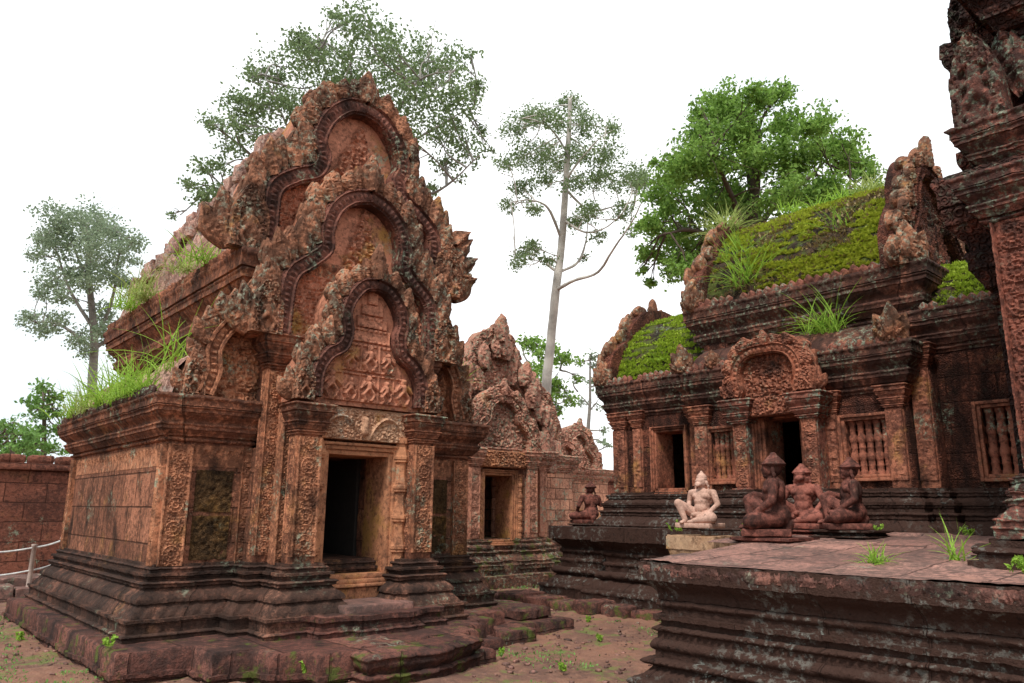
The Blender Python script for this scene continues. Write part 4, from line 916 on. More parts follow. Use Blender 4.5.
# ------------------------------------------------------------------ gateway behind the library
def gateway():
    G = root('gateway_building', (11.4, 14, 0), 'ruined gateway building with crumbling gables and a dark doorway behind the tall library', 'gateway')
    c = 11.32
    def sym(p): return p+[(2*c-x, y) for x, y in p[::-1]]
    base = sym([(8.2, 16), (8.2, 13.9), (9.7, 13.9), (9.7, 13.3), (10.35, 13.3), (10.35, 13.0), (10.8, 13.0), (10.8, 13.3)])
    mb = MB(); moulding(mb, [(8, 16.2), (8, 13.2), (9.9, 13.2), (9.9, 12.5), (12.9, 12.5), (12.9, 13.0), (15.5, 13.2), (15.5, 16.2)], prof(-.05, .05, [('v', .25), ('o', .0), ('v', .05), ('o', -.25), ('v', .2)]), .08); mb.rough(.05, 2.5); mb.build('plinth', M['gstep'], G, ang=60)
    mb = MB(); moulding(mb, base, base_rows(.35, .98, .28), .04); mb.rough(.03); mb.build('base_moulding', M['gstep'], G)
    wall = sym([(8.2, 16), (8.2, 13.9), (9.7, 13.9), (9.7, 13.3), (10.5, 13.3), (10.5, 13.25), (10.9, 13.25), (10.9, 13.95), (10.1, 13.95), (10.1, 15.3)])
    mb = MB(); moulding(mb, wall, prof(.95, 0, [('v', 1.95)]), .08, cap=False); mb.rough(.015); mb.build('wall', M['gopwall'], G)
    mb = MB(); moulding(mb, sym([(9.8, 15.8), (9.8, 13.4)]), prof(2.42, 0, [('v', .5)]), .1); mb.rough(.01); mb.build('ceiling', M['gop'], G)
    mb = MB(); moulding(mb, sym([(10.2, 15.25), (10.2, 15.1)]), prof(.9, 0, [('v', 1.6)]), .1); mb.build('inner_wall', M['inner_shade'], G)  # back of the gate room, its darkness painted into the colour
    mb = MB(); moulding(mb, sym([(8.2, 16), (8.2, 13.9), (9.7, 13.9), (9.7, 13.3)]), corn_rows(2.55, 3.0, .2), .04); mb.rough(.03); mb.build('cornice', M['gop'], G)
    f = Fr((c, 13.08, 0), '-Y')
    for sg in (-1, 1): pilaster(G, f, sg*.86, .26, 1.0, 2.95, .1, 'gop_c', cap=.4, capo=.1, res=.02, side=False)
    for sg in (-1, 1):
        cb = MB(); lathe(cb, (c+sg*.60, 13.17), baluster_rows(1.5, .075, 6), 8, .92); cb.rough(.006); cb.build('colonette', M['plain'], G, ang=25)
        pilaster(G, Fr((c, 13.3, 0), '-Y'), sg*1.42, .2, 1.0, 2.9, .05, 'gop_c', cap=.35, capo=.06, res=.025, side=False)
        pilaster(G, Fr((c, 13.9, 0), '-Y'), sg*2.05, .22, 1.0, 2.9, .05, 'gop_c', cap=.35, capo=.06, res=.025, side=False)
    door_frame(G, Fr((c, 13.2, 0), '-Y'), -.41, .41, .96, 2.38, .13, deep=.6)
    mb = MB(); box(mb, f, -.72, .72, 2.55, 2.93, -.3, .03, .1, .02); relief(mb, f, -.7, .7, 2.57, 2.9, lambda U, V: foliage(U, V, .1, 4), .03, .06, .02, .03); mb.rough(.015); mb.build('lintel', M['plain'], G)
    gm = ('gop', 'gop', 'gop')
    def ped(x, y, zb, zt, hw, **k):
        h = zt-zb
        pediment(G, Fr((x, y, 0), '-Y'), [(0, zt), (.28*hw, zt-.06*h), (.5*hw, zt-.26*h), (.52*hw, zt-.42*h), (.72*hw, zt-.56*h), (.9*hw, zt-.74*h), (.92*hw, zb)], zb, .2, .3, .45, tym_full(.12, .08), -.1, res=.035, mats=gm, apex=.3, term=.5, nleaf=.2, amp=.06, **k)
    ped(c-.03, 13.05, 2.95, 4.15, .95); ped(c+.3, 13.7, 3.5, 5.75, 1.1); ped(c-1.5, 14.6, 3.6, 5.3, 1.0); ped(c+2.05, 14.3, 3.0, 4.35, .75); ped(14.15, 14.95, 3.0, 4.75, .85); ped(17.2, 16.25, 2.85, 4.0, .8); ped(15.9, 15.6, 2.85, 3.55, .7)
    mb = MB(); box(mb, Fr((0, 0, 0), '-Y'), 14.3, 18.6, -.1, 2.75, -17.0, -16.3, .15, .04); mb.rough(.03); mb.build('side_wall', M['gopwall'], G)
    mb = MB(); moulding(mb, [(14.3, 16.3), (18.6, 16.3), (18.6, 17.0), (14.3, 17.0)], corn_rows(2.5, 2.9, .15), .06); mb.rough(.03); mb.build('side_cornice', M['gop'], G)
    mb = MB(); g0 = Fr((0, 0, 0), '-Y')
    for i in range(70):
        x = rnd.uniform(8.3, 13.6); y = rnd.uniform(13.6, 15.5); zc = 2.95+max(0, 1.7-abs(x-c+.4)*.62)*rnd.uniform(.5, 1); s_ = rnd.uniform(.14, .3)
        box(mb, g0, x-s_, x+s_, zc-.6, zc+s_*.6, -y-s_, -y+s_, .1, .05)
    for i in range(46):
        q = rnd.uniform(-1, 1); x = c+.3+q*1.9; zc = 6.0-abs(q)*2.6+rnd.uniform(-.25, .1); s_ = rnd.uniform(.10, .22); y = rnd.uniform(13.5, 13.95)
        leaf(mb, Fr((0, y-.1, 0), '-Y'), x, zc-.45, R(q*25), .45+s_*1.2, .2+s_, 0, .16, 0, seed=i)
    for (x0, x1, z1) in ((8.4, 14.2, 3.4), (9.3, 13.4, 4.1), (10.6, 12.8, 4.6)): box(mb, g0, x0, x1, 2.9, z1, -15.7, -14.0, .12, .06)
    for (x0, x1, z1) in ((12.3, 12.75, 3.25), (12.75, 13.3, 3.5), (12.2, 12.6, 3.6)): box(mb, g0, x0, x1, 2.95, z1, -14.0, -13.4, .1, .04)
    mb.rough(.07, 3.); mb.build('ruined_roof', M['gop'], G, ang=50)
    return G
M['gstep'] = stone('mossy_gate_plinth', (.26, .12, .08), (.16, .08, .06), dark=.5, lichen=.7, ochre=.2, bump=1.2, moss=.35)
M['gop_c'] = stone('gate_carving', (.46, .21, .14), (.34, .15, .10), dark=.26, lichen=.5, ochre=.15, bump=.8)
gateway()

# ------------------------------------------------------------------ enclosure walls
def encl(name, x0, x1, y, z1, label, crest=True):
    W_ = root(name, ((x0+x1)/2, y, 0), label, 'wall')
    mb = MB(); box(mb, Fr((0, y, 0), '-Y'), x0, x1, -.2, z1, -.7, 0, .10, .03); mb.rough(.03, 2.5); mb.build('block_course', M['laterite'], W_)
    mb = MB(); box(mb, Fr((0, y, 0), '-Y'), x0, x1, z1-.0, z1+.16, -.8, .1, .10, .03)
    f = Fr((0, y-.1, 0), '-Y')
    n = int((x1-x0)/.55)
    for i in range(n): box(mb, f, x0+i*.55+.02, x0+i*.55+.5, z1+.15, z1+.34, -.5, -.02, .08, .07)
    mb.rough(.03, 3.); mb.build('coping', M['laterite'], W_)
    return W_
encl('laterite_wall', -4, 6.5, 19.8, 2.38, 'red laterite block wall behind the white rope barrier at the far left')
encl('laterite_wall', 13.6, 30, 17.6, 2.6, 'low red enclosure wall seen in the gap right of the gateway')
mb = MB(); box(mb, Fr((0, 16.6, 0), '-Y'), -2, 3.3, -.1, .32, -.9, 0, .08, .05)
for i in range(9): box(mb, Fr((0, 16.5, 0), '-Y'), -1.5+i*.52, -1.0+i*.52, -.1, .18+.05*(i % 2), -.1, .35, .08, .05)
mb.rough(.06, 3.); tag(mb.build('stone_kerb', M['pave']), 'low ledge of broken red stone at the foot of the rope barrier', 'kerb')

# ------------------------------------------------------------------ rope barrier
posts = [at(29, 583, 13.6), at(58, 574, 14.2), at(-22, 590, 13.0)]
for i, (p, lb) in enumerate(zip(posts, ('slim pinkish post holding two white ropes at the far left', 'short white post of the rope barrier beside the library corner', 'slim pinkish rope post standing at the left edge of the photo'))):
    mb = MB(); h = .78; lathe(mb, p[:2], [(0, .045), (h*.94, .04), (h*.95, .05), (h, .045)], 10, p[2]-.1); tag(mb.build('barrier_post', M['post'], ang=60), lb, 'post', 'posts of the rope barrier')
for k, (dz, lb) in enumerate(((.62, 'upper white rope strung between the barrier posts'), (.22, 'lower white rope strung between the barrier posts'))):
    mb = MB()
    for a, b in ((posts[2], posts[0]), (posts[0], posts[1])):
        t = np.linspace(0, 1, 14)[:, None]; P = a*(1-t)+b*t; P[:, 2] += dz-.02*np.sin(np.pi*t[:, 0]); tube(mb, P, .017, 6)
    tag(mb.build('rope', M['rope']), lb, 'rope')

# ------------------------------------------------------------------ seated guardian statues
def ico():
    import bmesh
    bm = bmesh.new(); bmesh.ops.create_icosphere(bm, subdivisions=2, radius=1); bm.verts.ensure_lookup_table()
    V = np.array([v.co[:] for v in bm.verts]); F = [[v.index for v in f.verts] for f in bm.faces]; bm.free(); return V, F
IV, IF = ico()
def statue_mesh(kind, raised=1):
    Vs, Fs, c = [], [], [0]
    def ball(p, r):
        r = np.broadcast_to(r, 3); Vs.append(IV*r+np.array(p)); Fs.extend([[i+c[0] for i in f] for f in IF]); c[0] += len(IV)
    def limb(pts, rs):
        for a, b, ra, rb in zip(pts[:-1], pts[1:], rs[:-1], rs[1:]):
            a, b = np.array(a), np.array(b); n = max(2, int(np.linalg.norm(b-a)/(min(ra, rb)*.35)))
            for i in range(n+1): t = i/n; ball(a*(1-t)+b*t, ra*(1-t)+rb*t)
    k = raised
    limb([(-.02, 0, .13), (0, 0, .22), (.01, 0, .32), (.0, 0, .40)], [.125, .105, .115, .11])
    ball((0, 0, .12), (.13, .16, .10)); ball((.01, 0, .38), (.09, .155, .09)); ball((.05, .06, .385), (.06, .07, .05)); ball((.05, -.06, .385), (.06, .07, .05)); ball((.06, 0, .22), (.07, .1, .08))
    ball((-.04, .08, .36), (.06, .08, .1)); ball((-.04, -.08, .36), (.06, .08, .1))
    limb([(0, -.15, .43), (0, .15, .43)], [.055, .055]); limb([(0, 0, .42), (.015, 0, .52)], [.055, .05])
    # head
    ball((.02, 0, .575), (.085, .075, .085)); ball((-.01, 0, .585), (.08, .08, .08))
    if kind == 'monkey':
        ball((.095, 0, .548), (.055, .052, .035)); ball((.11, 0, .53), (.045, .045, .02)); ball((.075, 0, .60), (.035, .06, .016))
    elif kind == 'lion':
        ball((.09, 0, .548), (.05, .058, .04)); ball((.07, 0, .605), (.04, .07, .02)); ball((-.02, 0, .55), (.09, .11, .09))
    else:
        ball((.095, 0, .57), (.02, .018, .028)); ball((.085, 0, .535), (.022, .03, .012)); ball((.075, 0, .60), (.025, .05, .012)); ball((.07, 0, .51), (.03, .035, .02))
    for s in (-1, 1):
        ball((.085, .03*s, .583), (.016, .016, .012)); ball((.0, .088*s, .56), (.022, .014, .04)); ball((-.01, .10*s, .515), (.022, .018, .026))
    # headdress
    if kind == 'monkey':
        for z, r in ((.625, .083), (.65, .078), (.672, .066), (.69, .046), (.705, .03), (.722, .02)): ball((-.005, 0, z), (r, r, .022))
    else:
        for z, r in ((.61, .112), (.625, .125), (.645, .108), (.665, .088), (.685, .068), (.695, .05), (.708, .036), (.722, .034)): ball((-.01, 0, z), (r, r, .016))
    # raised leg on the right (-y) and folded leg on the left
    s = -1*k
    limb([(0, .09*s, .12), (.25, .24*s, .285)], [.085, .062]); limb([(.25, .24*s, .285), (.235, .15*s, .06)], [.058, .038]); limb([(.22, .15*s, .035), (.33, .15*s, .025)], [.036, .026])
    for q in range(5): limb([(.33, (.125+.013*q)*s, .022), (.355-.005*q, (.122+.014*q)*s, .018)], [.011, .009])
    limb([(0, -.09*s, .11), (.22, -.26*s, .085)], [.09, .075]); limb([(.22, -.26*s, .08), (.27, -.02*s, .05)], [.065, .038]); limb([(.27, -.02*s, .04), (.29, .06*s, .03)], [.034, .024])
    # cloth band in the lap
    limb([(.1, .0, .12), (.24, .02*s, .13)], [.05, .03]); ball((.12, 0, .09), (.1, .13, .06))
    # arms
    limb([(0, -.175*s, .43), (.02, -.25*s, .27), (.17, -.2*s, .165)], [.052, .04, .03]); hand = (.2, -.18*s, .155)
    ball(hand, (.035, .03, .016))
    for q in range(4): limb([hand, (hand[0]+.05-.006*abs(q-1), hand[1]+(.02-.014*q)*s*-1, .135)], [.011, .009])
    limb([hand, (hand[0]+.025, hand[1]+.04*s, .145)], [.012, .009])
    if kind == 'monkey': limb([(0, .175*s, .43), (.0, .215*s, .31), (.05, .19*s, .26)], [.05, .038, .034])
    else:
        limb([(0, .175*s, .43), (.02, .25*s, .29), (.2, .22*s, .345)], [.05, .04, .03]); h2 = (.225, .225*s, .345); ball(h2, (.034, .028, .015))
        for q in range(4): limb([h2, (h2[0]+.045, h2[1]+(.02-.014*q)*s, .315)], [.011, .009])
        limb([h2, (h2[0]+.01, h2[1]-.035*s, .33)], [.012, .009])
    limb([(-.09, 0, .0), (-.10, 0, .06)], [.05, .06])
    me = bpy.data.meshes.new('tmp'); V = np.vstack(Vs); me.from_pydata(V.tolist(), [], Fs); o = bpy.data.objects.new('tmp', me); COL.objects.link(o)
    r = o.modifiers.new('r', 'REMESH'); r.mode = 'VOXEL'; r.voxel_size = .008; r.use_smooth_shade = True
    q = o.modifiers.new('s', 'SMOOTH'); q.factor = .5; q.iterations = 3
    dg = bpy.context.evaluated_depsgraph_get(); out = bpy.data.meshes.new_from_object(o.evaluated_get(dg)); bpy.data.objects.remove(o)
    out.polygons.foreach_set('use_smooth', np.ones(len(out.polygons), bool)); out.name = 'body'
    return out
def statue(loc, az, sc, kind, mat, label, slab=(.29, .27, .05), slabmat=None, lean=0):
    r_ = bpy.data.objects.new('guardian_statue', None); COL.objects.link(r_); r_.location = loc; r_.rotation_euler = (0, 0, az); r_.scale = (sc,)*3; r_['_o'] = [0, 0, 0]
    tag(r_, label, 'statue', 'seated guardian statues')
    me = statue_mesh(kind); b = bpy.data.objects.new('body', me); COL.objects.link(b); me.materials.append(M[mat]); b.parent = r_; b.rotation_euler = (0, lean, 0)
    mb = MB(); box(mb, Fr((.08, 0, 0), '-Y'), -slab[0]*.72, slab[0]*.8, -slab[2], .015, -slab[1], slab[1], .06, .01); mb.rough(.008); mb.build('base_slab', M[slabmat or mat], r_)
    return r_
def pedestal(x, y, z0, z1, hx, hy, mat, label):
    P = root('statue_pedestal', (x, y, z0), label, 'pedestal', 'pedestals under the guardian statues')
    h = z1-z0; rows = prof(z0, .02, [('v', .12*h), ('o', -.01), ('P', .14*h, -.05, .08), ('v', .05*h), ('t', .06*h, .015), ('o', -.06), ('v', .08*h), ('B', .06*h, .012, .05), ('o', -.04), ('s', .16*h, -.005), ('o', .01), ('v', .20*h), ('o', .0), ('v', .02*h)])
    mb = MB(); moulding(mb, [(x-hx, y-hy), (x+hx, y-hy), (x+hx, y+hy), (x-hx, y+hy)], rows, .03); mb.rough(.012); mb.build('moulded_block', M[mat], P); return P
AZ = math.pi   # facing -X
pedestal(9.0, 6.2, .55, 1.38, .30, .37, 'yel_ped', 'buff moulded stone block carrying the pale pink monkey statue')
statue((9.04, 6.2, 1.44), AZ+R(4), .98, 'monkey', 'white_stat', 'pale pinkish white monkey-headed guardian seated with one knee raised, cleanest of the group')
pedestal(8.22, 4.68, 1.20, 1.34, .34, .36, 'dark_stat', 'dark low slab under the broad-backed statue nearest the camera')
statue((8.25, 4.66, 1.40), R(118), 1.22, 'man', 'dark_stat', 'dark red guardian with a wide hat seen from behind, left of the dark doorway')
pedestal(9.35, 5.0, 1.33, 1.40, .33, .33, 'red_stat', 'thin reddish slab under the bearded statue in the middle')
statue((9.42, 4.92, 1.46), AZ+R(8), 1.05, 'lion', 'red_stat', 'reddish lion-faced guardian facing the viewer between the two dark hatted figures')
pedestal(9.1, 4.18, 1.33, 1.42, .34, .34, 'black', 'black slab under the rightmost hatted statue')
statue((9.1, 4.14, 1.47), R(125), 1.08, 'man', 'dark_stat', 'dark red hatted guardian in left profile, rightmost of the statues before the doorway')
pedestal(10.62, 9.75, 1.30, 1.38, .3, .3, 'black', 'mossy black slab at the left end of the far terrace')
statue((10.62, 9.75, 1.43), R(75), .98, 'man', 'dark_stat', 'small dark statue sitting alone at the left end of the far terrace')

# ------------------------------------------------------------------ trees
def leaves(mb, cen, rad, n, size, flat=.7, rs=None, clump=8):
    """n small leaf sprays gathered in sub-clumps inside one bough"""
    k = max(3, clump); a = rng.normal(size=(k, 3)); a /= np.linalg.norm(a, axis=1)[:, None]; c = cen+a*rad*np.array([1, 1, flat])*rng.uniform(.25, 1, (k, 1))
    idx = rng.integers(0, k, n); P = c[idx]+rng.normal(size=(n, 3))*rad*.27*np.array([1, 1, flat])
    d = rng.normal(size=(n, 3)); d[:, 2] -= .3; d /= np.linalg.norm(d, axis=1)[:, None]; nrm = rng.normal(size=(n, 3)); nrm[:, 2] += .6; s_ = np.cross(d, nrm); s_ /= np.linalg.norm(s_, axis=1)[:, None]+1e-9
    L = size*rng.uniform(.6, 1.3, (n, 1)); W_ = L*.3
    V = np.stack([P-d*L*.5, P+s_*W_, P+d*L*.5, P-s_*W_], 1); F = np.arange(4*n).reshape(n, 4); mb.add(V.reshape(-1, 3), F)
def tree(name, label, cat, D, trunk, rt_, limbs, blobs, mats, density=1., size=.22, tw=.02, group='trees beyond the walls', loose=.27, k_=8, limb_r=.55, grow=1.):
    base = at(*trunk[0], D); base[2] = 0
    o = root(name, (float(base[0]), float(base[1]), 0), label, cat, group)
    T = MB(); P = [base]+[at(x, y, D+rnd.uniform(-.2, .2)) for x, y in trunk[1:]]; P = np.array(P)
    C, s = None, None
    def sm(Q):
        Q = np.array(Q); t = np.arange(len(Q)); tt = np.linspace(0, len(Q)-1, (len(Q)-1)*6+1); out = []
        E_ = np.vstack([2*Q[0]-Q[1], Q, 2*Q[-1]-Q[-2]])
        for x in tt:
            i = min(int(x), len(Q)-2); f = x-i; a, b, c, d = E_[i:i+4]; out.append(.5*((2*b)+(c-a)*f+(2*a-5*b+4*c-d)*f*f+(3*b-3*c+d-a)*f**3))
        return np.array(out)
    S = sm(P); rr = rt_*np.linspace(1, .25, len(S))**.8; rr[0] *= 1.5; tube(T, S, rr, 12); nodes = [S]; 
    for lb in limbs:
        dd = rnd.uniform(-.12, .12)*len(lb)
        Q = [at(x, y, D+dd*i*rt_*6) for i, (x, y) in enumerate(lb)]; j = np.argmin(np.linalg.norm(S-Q[0], axis=1)); Q[0] = S[j]
        q = sm(Q); tube(T, q, rr[j]*limb_r*np.linspace(1, .2, len(q)), 7); nodes.append(q)
    allN = np.vstack(nodes); lf = MB(); sc = D/750
    for (x, y, r) in blobs:
        r = r*grow
        for rep in range(2 if r > 9 else 1):
            c = at(x+rnd.uniform(-.3, .3)*r, y+rnd.uniform(-.3, .3)*r, D+rnd.uniform(-1, 1)*(2.2+r*sc*1.2)*(.6 if rep == 0 else 1)); R_ = r*sc
            j = np.argmin(np.linalg.norm(allN-c, axis=1)); a = allN[j]; mid = (a+c)/2+rng.normal(size=3)*R_*.2; mid[2] += R_*.1
            q = sm([a, mid, c+rng.normal(size=3)*R_*.2]); tube(T, q, np.linspace(tw*1.6, tw*.4, len(q)), 5)
            for b in range(3):
                e = c+rng.normal(size=3)*R_*.6; tube(T, [q[7], (q[7]+e)/2+rng.normal(size=3)*R_*.08, e], [tw*.7, tw*.5, tw*.25], 4)
            n = int(density*(R_/size)**2*15); leaves(lf, c, R_, n, size, .7, clump=k_)
    T.rough(rt_*.15, 2.); T.build('trunk', M[mats[0]], o, ang=80); lf.build('crown', M[mats[1]], o, smooth=False); return o
tree('spreading_tree', 'large spreading tree rising directly behind the tall carved library', 'tree', 30, [(330, 560), (330, 400), (328, 300), (335, 220), (345, 150), (350, 90)], .28,
     [[(335, 230), (290, 190), (245, 150), (215, 125)], [(340, 200), (300, 150), (280, 110), (265, 75)], [(345, 150), (330, 90), (320, 50)], [(345, 170), (390, 120), (420, 80), (455, 70)], [(345, 190), (400, 150), (440, 125), (475, 105)], [(340, 230), (400, 200), (440, 190), (480, 155)], [(335, 250), (260, 210), (215, 190), (180, 215)]],
     [(355, 30, 24), (340, 18, 12), (320, 45, 24), (300, 62, 24), (272, 78, 22), (298, 38, 11), (390, 48, 24), (425, 58, 26), (455, 68, 22), (425, 88, 26), (390, 80, 26), (350, 65, 24), (242, 100, 18), (215, 122, 13), (240, 120, 16), (262, 108, 20), (292, 102, 22), (232, 145, 15), (203, 165, 11), (190, 185, 9), (215, 192, 17), (245, 180, 16), (270, 132, 20), (450, 105, 24), (473, 88, 13), (440, 130, 22), (465, 148, 16), (480, 128, 9), (442, 165, 14), (458, 178, 8), (430, 190, 11), (168, 216, 7), (488, 150, 8), (330, 90, 26), (365, 95, 24), (400, 110, 22), (300, 140, 20), (330, 125, 20), (280, 165, 16), (475, 165, 7), (220, 165, 10), (200, 200, 10), (250, 75, 9), (470, 55, 8), (410, 140, 16)],
     ('bark', 'leaf_grey'), .7, .16, .03, k_=12, grow=1.08)
tree('tall_tree', 'hazy grey-green tree at the far left above the overgrown lower roof', 'tree', 34, [(93, 470), (93, 372), (94, 330), (90, 290), (88, 250), (88, 225)], .22,
     [[(92, 330), (70, 290), (58, 255), (50, 230)], [(93, 345), (112, 300), (118, 260), (122, 240)], [(92, 350), (60, 325), (35, 322)], [(90, 290), (75, 250), (70, 225)], [(95, 350), (120, 330), (128, 310)]],
     [(92, 222, 18), (75, 218, 14), (60, 222, 16), (112, 228, 17), (130, 238, 11), (42, 238, 11), (60, 248, 16), (90, 245, 18), (118, 252, 15), (37, 252, 8), (52, 272, 15), (80, 272, 17), (108, 275, 16), (30, 318, 9), (55, 318, 12), (42, 330, 10), (75, 340, 11), (108, 335, 14), (102, 310, 12), (22, 322, 6), (65, 300, 10), (45, 290, 10), (125, 285, 9), (118, 352, 9), (135, 262, 7), (85, 352, 8)],
     ('bark', 'leaf_pale'), .9, .15, .02, k_=12, grow=1.2)
tree('pale_trunked_tree', 'very tall slender tree with a bare pale trunk rising between gateway and hall', 'tree', 36, [(545, 560), (545, 410), (550, 350), (556, 290), (562, 240), (566, 180), (569, 130), (570, 100)], .27,
     [[(556, 293), (575, 280), (598, 272), (614, 248), (630, 225), (643, 200)], [(565, 275), (578, 262), (586, 240), (588, 215)], [(560, 240), (548, 208), (530, 200), (511, 202)], [(556, 275), (546, 262), (543, 250)], [(567, 180), (580, 160), (598, 140), (612, 130)], [(566, 190), (590, 210), (620, 205), (635, 203)], [(569, 150), (552, 130), (535, 120), (520, 118)], [(566, 225), (585, 232), (605, 228), (622, 214)]],
     [(530, 120, 13), (514, 128, 9), (546, 113, 11), (573, 104, 11), (590, 122, 13), (610, 130, 9), (524, 152, 13), (506, 165, 9), (546, 150, 12), (580, 150, 12), (605, 158, 13), (625, 175, 15), (640, 180, 11), (602, 184, 13), (574, 185, 11), (545, 178, 11), (520, 188, 10), (510, 205, 7), (590, 214, 11), (620, 210, 9), (575, 226, 9), (524, 254, 8), (514, 263, 7), (536, 250, 9), (550, 260, 7), (600, 235, 7), (634, 230, 7), (560, 125, 9), (560, 165, 10), (585, 260, 6), (648, 195, 6), (535, 210, 7)],
     ('bark_pale', 'leaf_grey'), .85, .14, .022, k_=13, limb_r=.45, grow=1.35)
tree('broad_green_tree', 'dense bright green tree behind the mossy roof of the hall', 'tree', 28, [(748, 520), (748, 330), (750, 260), (752, 215), (756, 170), (758, 130)], .38,
     [[(750, 250), (735, 205), (715, 160), (700, 135)], [(752, 240), (780, 200), (812, 175), (835, 150)], [(751, 260), (720, 240), (690, 230), (660, 235)], [(752, 230), (800, 215), (850, 190)], [(753, 200), (745, 160), (735, 115)]],
     [(720, 102, 19), (700, 112, 12), (760, 102, 20), (778, 96, 14), (735, 118, 20), (705, 132, 24), (740, 135, 28), (785, 125, 20), (815, 128, 20), (840, 140, 17), (690, 160, 26), (725, 165, 28), (765, 160, 28), (805, 155, 26), (845, 163, 22), (868, 172, 15), (875, 190, 11), (672, 190, 22), (705, 200, 28), (745, 200, 28), (785, 200, 28), (825, 195, 26), (855, 200, 18), (655, 225, 17), (682, 235, 24), (715, 240, 26), (755, 240, 26), (650, 258, 13), (672, 268, 17), (640, 248, 8), (650, 280, 9), (690, 270, 18), (880, 205, 10), (667, 210, 14), (795, 235, 22), (835, 225, 20), (640, 270, 7), (720, 275, 18), (660, 165, 9)],
     ('bark_dark', 'leaf_green'), 2.0, .16, .03)
tree('green_tree', 'fresh green tree just right of the pale trunk above the gateway', 'tree', 44, [(545, 530), (545, 440), (546, 390), (546, 350)], .2, [[(546, 390), (560, 370)], [(546, 395), (530, 365)]],
     [(532, 348, 13), (548, 350, 14), (562, 362, 13), (540, 370, 16), (560, 385, 14), (528, 385, 12), (570, 398, 10), (521, 342, 7), (575, 378, 7), (545, 395, 12), (555, 410, 12), (530, 400, 12)], ('bark', 'leaf_green'), 1., .26, .04)
tree('distant_tree', 'faint grey-green thin tree far off in the gap left of the hall', 'tree', 60, [(588, 500), (588, 440), (590, 400), (590, 360)], .2, [[(590, 410), (602, 395)], [(590, 405), (578, 392)]],
     [(590, 354, 9), (580, 364, 7), (599, 366, 8), (576, 378, 6), (591, 382, 9), (600, 392, 7), (604, 356, 6), (583, 400, 7), (597, 405, 6), (606, 430, 6), (602, 442, 6), (610, 446, 5)], ('bark', 'leaf_pale'), .8, .3, .05)
tree('bushy_tree', 'low bright green tree showing over the red wall at the left edge', 'tree', 30, [(15, 500), (14, 460), (13, 430)], .15, [[(14, 460), (5, 430)]],
     [(10, 425, 13), (25, 432, 12), (0, 438, 12), (18, 445, 13), (36, 445, 11), (50, 448, 10), (5, 452, 13), (30, 455, 12), (62, 452, 8)], ('bark_dark', 'leaf_mid'), 1.1, .17, .03)
tree('small_tree', 'darker small tree standing above the low bush left of the library', 'tree', 33, [(45, 500), (44, 440), (43, 400)], .15, [[(44, 420), (55, 400)], [(44, 425), (35, 405)]],
     [(42, 388, 10), (35, 400, 10), (52, 398, 11), (45, 412, 12), (60, 412, 8), (32, 416, 9), (56, 428, 10), (40, 430, 10)], ('bark_dark', 'leaf_mid'), 1., .2, .03)
mb = MB()
for i in range(9): leaves(mb, np.array([24+i*.9, 20.2+0*i, 2.35]), .5, 160, .14, .5)
tag(mb.build('hedge', M['grass'], smooth=False), 'strip of bright grass on top of the far enclosure wall', 'grass', kind='stuff')

# ------------------------------------------------------------------ grasses and weeds
def tuft(loc, h, n, spread, mat, label, name='grass_tuft', cat='grass tuft', lean=(0, 0), w_=.012, group='grass tufts growing on the temples'):
    mb = MB(); n = int(n*2.4); h = h*1.3; w_ = w_*.8
    for i in range(n):
        a = rnd.uniform(0, 2*math.pi); L = h*rnd.uniform(.45, 1.05); el = rnd.uniform(.35, 1.45); ho = np.array([math.cos(a), math.sin(a), 0]); d0 = ho*math.cos(el)+np.array([lean[0], lean[1], math.sin(el)]); d0 /= np.linalg.norm(d0)
        p = np.array([loc[0]+rnd.gauss(0, spread), loc[1]+rnd.gauss(0, spread), loc[2]-.02]); pts = [p]; d = d0.copy()
        for k in range(6): p = p+d*L/6; pts.append(p); d = d+np.array([0, 0, -.17*rnd.uniform(.6, 1.6)*(1.2-el*.5)])+ho*.04; d /= np.linalg.norm(d)
        P = np.array(pts); sd_ = np.cross(d0, np.array([0, 0, 1.])+rng.normal(size=3)*.3); sd_ /= np.linalg.norm(sd_)+1e-9; ww = w_*np.array([.7, 1, 1, .9, .7, .4, .06])[:, None]
        mb.grid(np.stack([P-sd_*ww, P+sd_*ww], 1))
    o = mb.build(name, M[mat]); me = o.data; c = Vector(loc); me.transform(Matrix.Translation(-c)); o.location = c
    return tag(o, label, cat, group)
def weed(loc, r, h, n, label, mat='grass', group='small weeds between the stones'):
    mb = MB(); 
    for q in range(max(3, n//14)):
        b = np.array(loc)+np.array([rnd.gauss(0, r*.5), rnd.gauss(0, r*.5), 0]); tp = b+np.array([rnd.gauss(0, h*.3), rnd.gauss(0, h*.3), h*rnd.uniform(.6, 1)]); tube(mb, [b, (b+tp)/2+rng.normal(size=3)*.01, tp], [.004, .003, .002], 4)
        for t in np.linspace(.2, 1, 7): leaves(mb, b*(1-t)+tp*t, .02, 3, .045, 1)
    o = mb.build('weed', M[mat], smooth=False); c = Vector([float(x) for x in loc]); o.data.transform(Matrix.Translation(-c)); o.location = c; return tag(o, label, 'weed', group)
def aty(px, py, Y): d = fw+rt*(px-512)/F_PX-up*(py-341.5)/F_PX; return np.array([0, 0, EYE])+d*(Y/d[1])
def atx(px, py, X): d = fw+rt*(px-512)/F_PX-up*(py-341.5)/F_PX; return np.array([0, 0, EYE])+d*(X/d[0])
